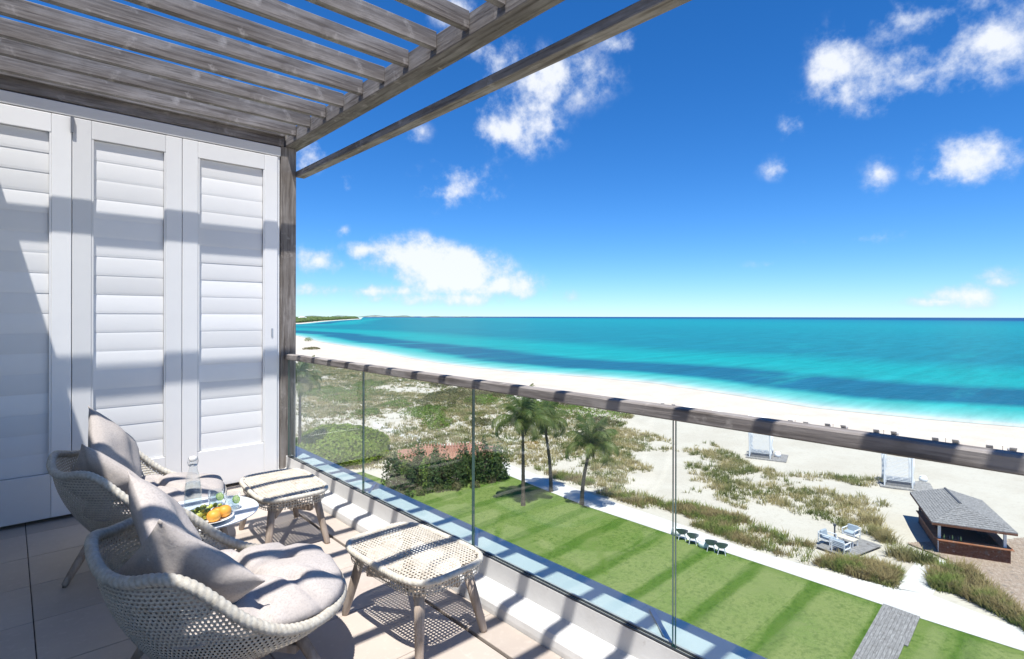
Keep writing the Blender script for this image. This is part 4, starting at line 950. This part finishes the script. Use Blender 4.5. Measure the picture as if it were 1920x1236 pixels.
# shingle courses stepped down each slope
mb = MB(); A_, B2, C2 = Vector(V[0]), Vector(V[1]), Vector(apex)
def courses(a, b_, c, d, n):      # eave a-b, ridge d-c
    a, b_, c, d = map(Vector, (a,b_,c,d)); nn = (b_-a).cross(d-a).normalized(); nn = nn if nn.z > 0 else -nn
    for k in range(n):
        s0, s1 = k/n, (k+1)/n+.01; p0, p1, q0, q1 = a.lerp(d,s0), b_.lerp(c,s0), a.lerp(d,min(s1,1)), b_.lerp(c,min(s1,1)); m_ = max(1, int((p1-p0).length/.34))
        for j in range(m_):
            f0, f1 = (j+.02)/m_, (j+.98)/m_; hh = .028 + random.uniform(0,.01); mb.add([p0.lerp(p1,f0)+nn*hh, p0.lerp(p1,f1)+nn*hh, q0.lerp(q1,f1)+nn*.004, q0.lerp(q1,f0)+nn*.004, p0.lerp(p1,f0), p0.lerp(p1,f1)], [(0,1,2,3),(0,4,5,1)])
courses(V[0], V[1], apex, apex, 12); courses(V[1], V[2], back, apex, 14); courses(V[3], V[0], apex, back, 14)
tag(mb.build('shingles', SHING, rf), kind='stuff'); MB().tube([apex, back], .09, 6).build('ridge_cap', DKW, rf)
MB().box((W/2,.02,ZE-.09), (W,.05,.14)).build('fascia', DARKW, bar); MB().box((.02,D/2,ZE-.091), (.05,D-.1,.14)).build('fascia', DARKW, bar)
for x, y in ((.5,.55),(W-.45,.55),(W-.45,D-.6),(.5,D-.6)): box('post', (x, y, (ZE-.1)/2), (.14,.14,ZE-.1), WHMET if y < 1 else DARKW, bar, .01)
ctz = .86
for a, b_ in (((.45,.5),(W-.2,.5)), ((W-.4,.65),(W-.4,D-.7)), ((.5,.65),(.5,D-.7))):
    c = ((a[0]+b_[0])/2, (a[1]+b_[1])/2); dx, dy = abs(b_[0]-a[0]), abs(b_[1]-a[1])
    box('bar_front', (c[0], c[1], ctz/2-.02), (max(dx,.12), max(dy,.12), ctz-.04), DARKW, bar); box('counter_top', (c[0], c[1]-(.08 if dx else 0), ctz+.02), (max(dx+.2,.5), max(dy,.5), .07), BARTOP, bar, .01)
box('bar_floor', (W/2, D/2, .02), (W-.8, D-1, .05), DKW, bar); box('back_shelf', (W/2, D-.75, .9), (W-1.2, .4, 1.7), DARKW, bar)
for k in range(7): tag(MB().lathe([(.0001,0),(.04,0),(.04,.16),(.015,.22),(.015,.28),(.0001,.28)], n=10).build('bar_bottle', [LIMEF, CLEAR, DKW][k % 3], smooth=True), 'small bottle standing on the beach bar counter', 'bottle', 'bottles on the beach bar').matrix_world = Matrix.Translation(bar.location) @ Matrix.Rotation(ua, 4, 'Z') @ Matrix.Translation((.75+.14*k, .55, ctz+.055))
# lounge platform with three armchairs, table and lamp
dk = [G(*p) for p in [(1527,1026),(1632,1052),(1648,1026),(1590,1006)]]
A = G(1528,1028); B2 = G(1590,1006); C2 = G(1655,1027); D2 = A + (C2-B2)
tag(planked('lounge_deck', [A, B2, C2, D2], C2-B2, GZ+.16, DECKW, .145), 'small grey plank platform carrying three armchairs in the dune grass', 'deck')
dx_ = (C2-B2).normalized(); ang_d = math.atan2(dx_.y, dx_.x)
def armchair(px, py, face, label):
    p = G(px, py, GZ+.16); e = empty('garden_armchair', p, label, 'armchair', 'white garden armchairs on the lounge deck', rz=face); W, D = .82, .8
    for sx in (-1,1):
        for sy in (-1,1): box('leg', (sx*(W/2-.03), sy*(D/2-.03), .3 if sy < 0 else .36), (.055,.055,.6 if sy < 0 else .72), WHMET, e)
        box('armrest', (sx*(W/2-.03), 0, .61), (.075, D, .035), WHMET, e)
        box('side_rail', (sx*(W/2-.03), 0, .27), (.05, D-.1, .05), WHMET, e)
    box('front_rail', (0,-D/2+.03,.27), (W-.1,.05,.05), WHMET, e); box('back_rail', (0, D/2-.03, .70), (W-.1,.045,.05), WHMET, e)
    for k in range(3): box('back_slat', (0, D/2-.031, .40+.1*k), (W-.1,.03,.035), WHMET, e)
    box('seat_cushion', (0,-.02,.37), (W-.14, D-.1, .15), CUSH, e, .04); box('back_cushion', (0, D/2-.16, .60), (W-.16,.17,.42), CUSH, e, .05, Matrix.Rotation(R(-12), 3, 'X'))
armchair(1551,1018, ang_d + R(90), 'white armchair with blue-grey cushions beside the lamp on the lounge deck')
armchair(1596,1008, ang_d + R(0), 'white armchair with blue-grey cushions farthest from the path on the lounge deck')
armchair(1577,1034, ang_d + R(180), 'white armchair showing its slatted back to the path on the lounge deck')
p = G(1590,1021, GZ+.16); e = empty('coffee_table', p, 'low pale timber coffee table between the white armchairs', 'table', rz=ang_d); box('tabletop', (0,0,.42), (1.0,.7,.04), mat('pale_teak', (.62,.55,.44), .7), e, .005)
for sx in (-1,1):
    for sy in (-1,1): box('leg', (sx*.44, sy*.29, .2), (.05,.05,.4), WHMET, e)
p = G(1565,1008, GZ+.16); e = empty('garden_lamp', p, 'dark slim bollard lamp standing on the lounge deck', 'lamp'); Hl = top_of(p, 981); MB().tube([(0,0,0),(0,0,Hl*.82)], .05, 10).build('post', DKW, e); MB().lathe([(.06,Hl*.82),(.09,Hl*.84),(.09,Hl*.97),(.11,Hl*.98),(.0001,Hl)], n=14).build('lamp_head', DKW, e)
# four woven chairs and two white drum tables at the lawn edge
LCW = mat('grey_wicker', (.22,.22,.23), .7, .3, ((30,30,30), 3, (.32,.32,.33), .4, .65))
def lawn_chair(px, py, label):
    p = G(px, py); e = empty('lawn_chair', p, label, 'chair', 'dark woven chairs on the lawn edge', rz=-HEAD + R(-20)); V = []; n, m_ = 20, 7
    for i in range(m_+1):
        f = i/m_
        for k in range(n):
            a = 2*math.pi*k/n; back_ = max(0, min(1, (-math.sin(a)+.35)/1.35))**.6; r = .16 + .19*f**.6; V.append((r*1.1*math.cos(a), r*math.sin(a) - .06*f*back_, .40 + f*(.06 + .42*back_)))
    Fc = [(i*n+k, i*n+(k+1) % n, (i+1)*n+(k+1) % n, (i+1)*n+k) for i in range(m_) for k in range(n)] + [tuple(range(n))[::-1]]
    mobj('shell', V, Fc, LCW, e, smooth=True); MB().lathe([(.0001,.47),(.2,.46),(.22,.44),(.18,.41)], n=20).build('seat_pad', GREYW, e)
    for sx in (-1,1):
        for sy in (-1,1): MB().tube([(sx*.15,sy*.15,.42),(sx*.24,sy*.24,0)], [.022,.016], 8).build('leg', WHMET, e)
for px, py, lb in [(1279,1012,'dark woven chair with white legs at the end of the row towards the palms'),(1299,1020,'dark woven chair with white legs, second from the palm end of the row'),(1333,1033,'dark woven chair with white legs, second from the boardwalk end of the row'),(1353,1039,'dark woven chair with white legs at the end of the row towards the boardwalk')]: lawn_chair(px, py, lb)
for px, py, lb in [(1268,1003,'white drum table beside the lawn chair nearest the palms'),(1319,1026,'white drum table between the two pairs of lawn chairs')]:
    p = G(px, py); e = empty('drum_table', p, lb, 'table', 'white drum tables on the lawn edge'); MB().lathe([(.0001,0),(.24,0),(.33,.12),(.35,.26),(.30,.42),(.0001,.43)], n=24).build('table_body', CANV, e, smooth=True); MB().lathe([(.0001,.432),(.31,.432),(.31,.45),(.0001,.452)], n=24).build('table_top', CANV, e)
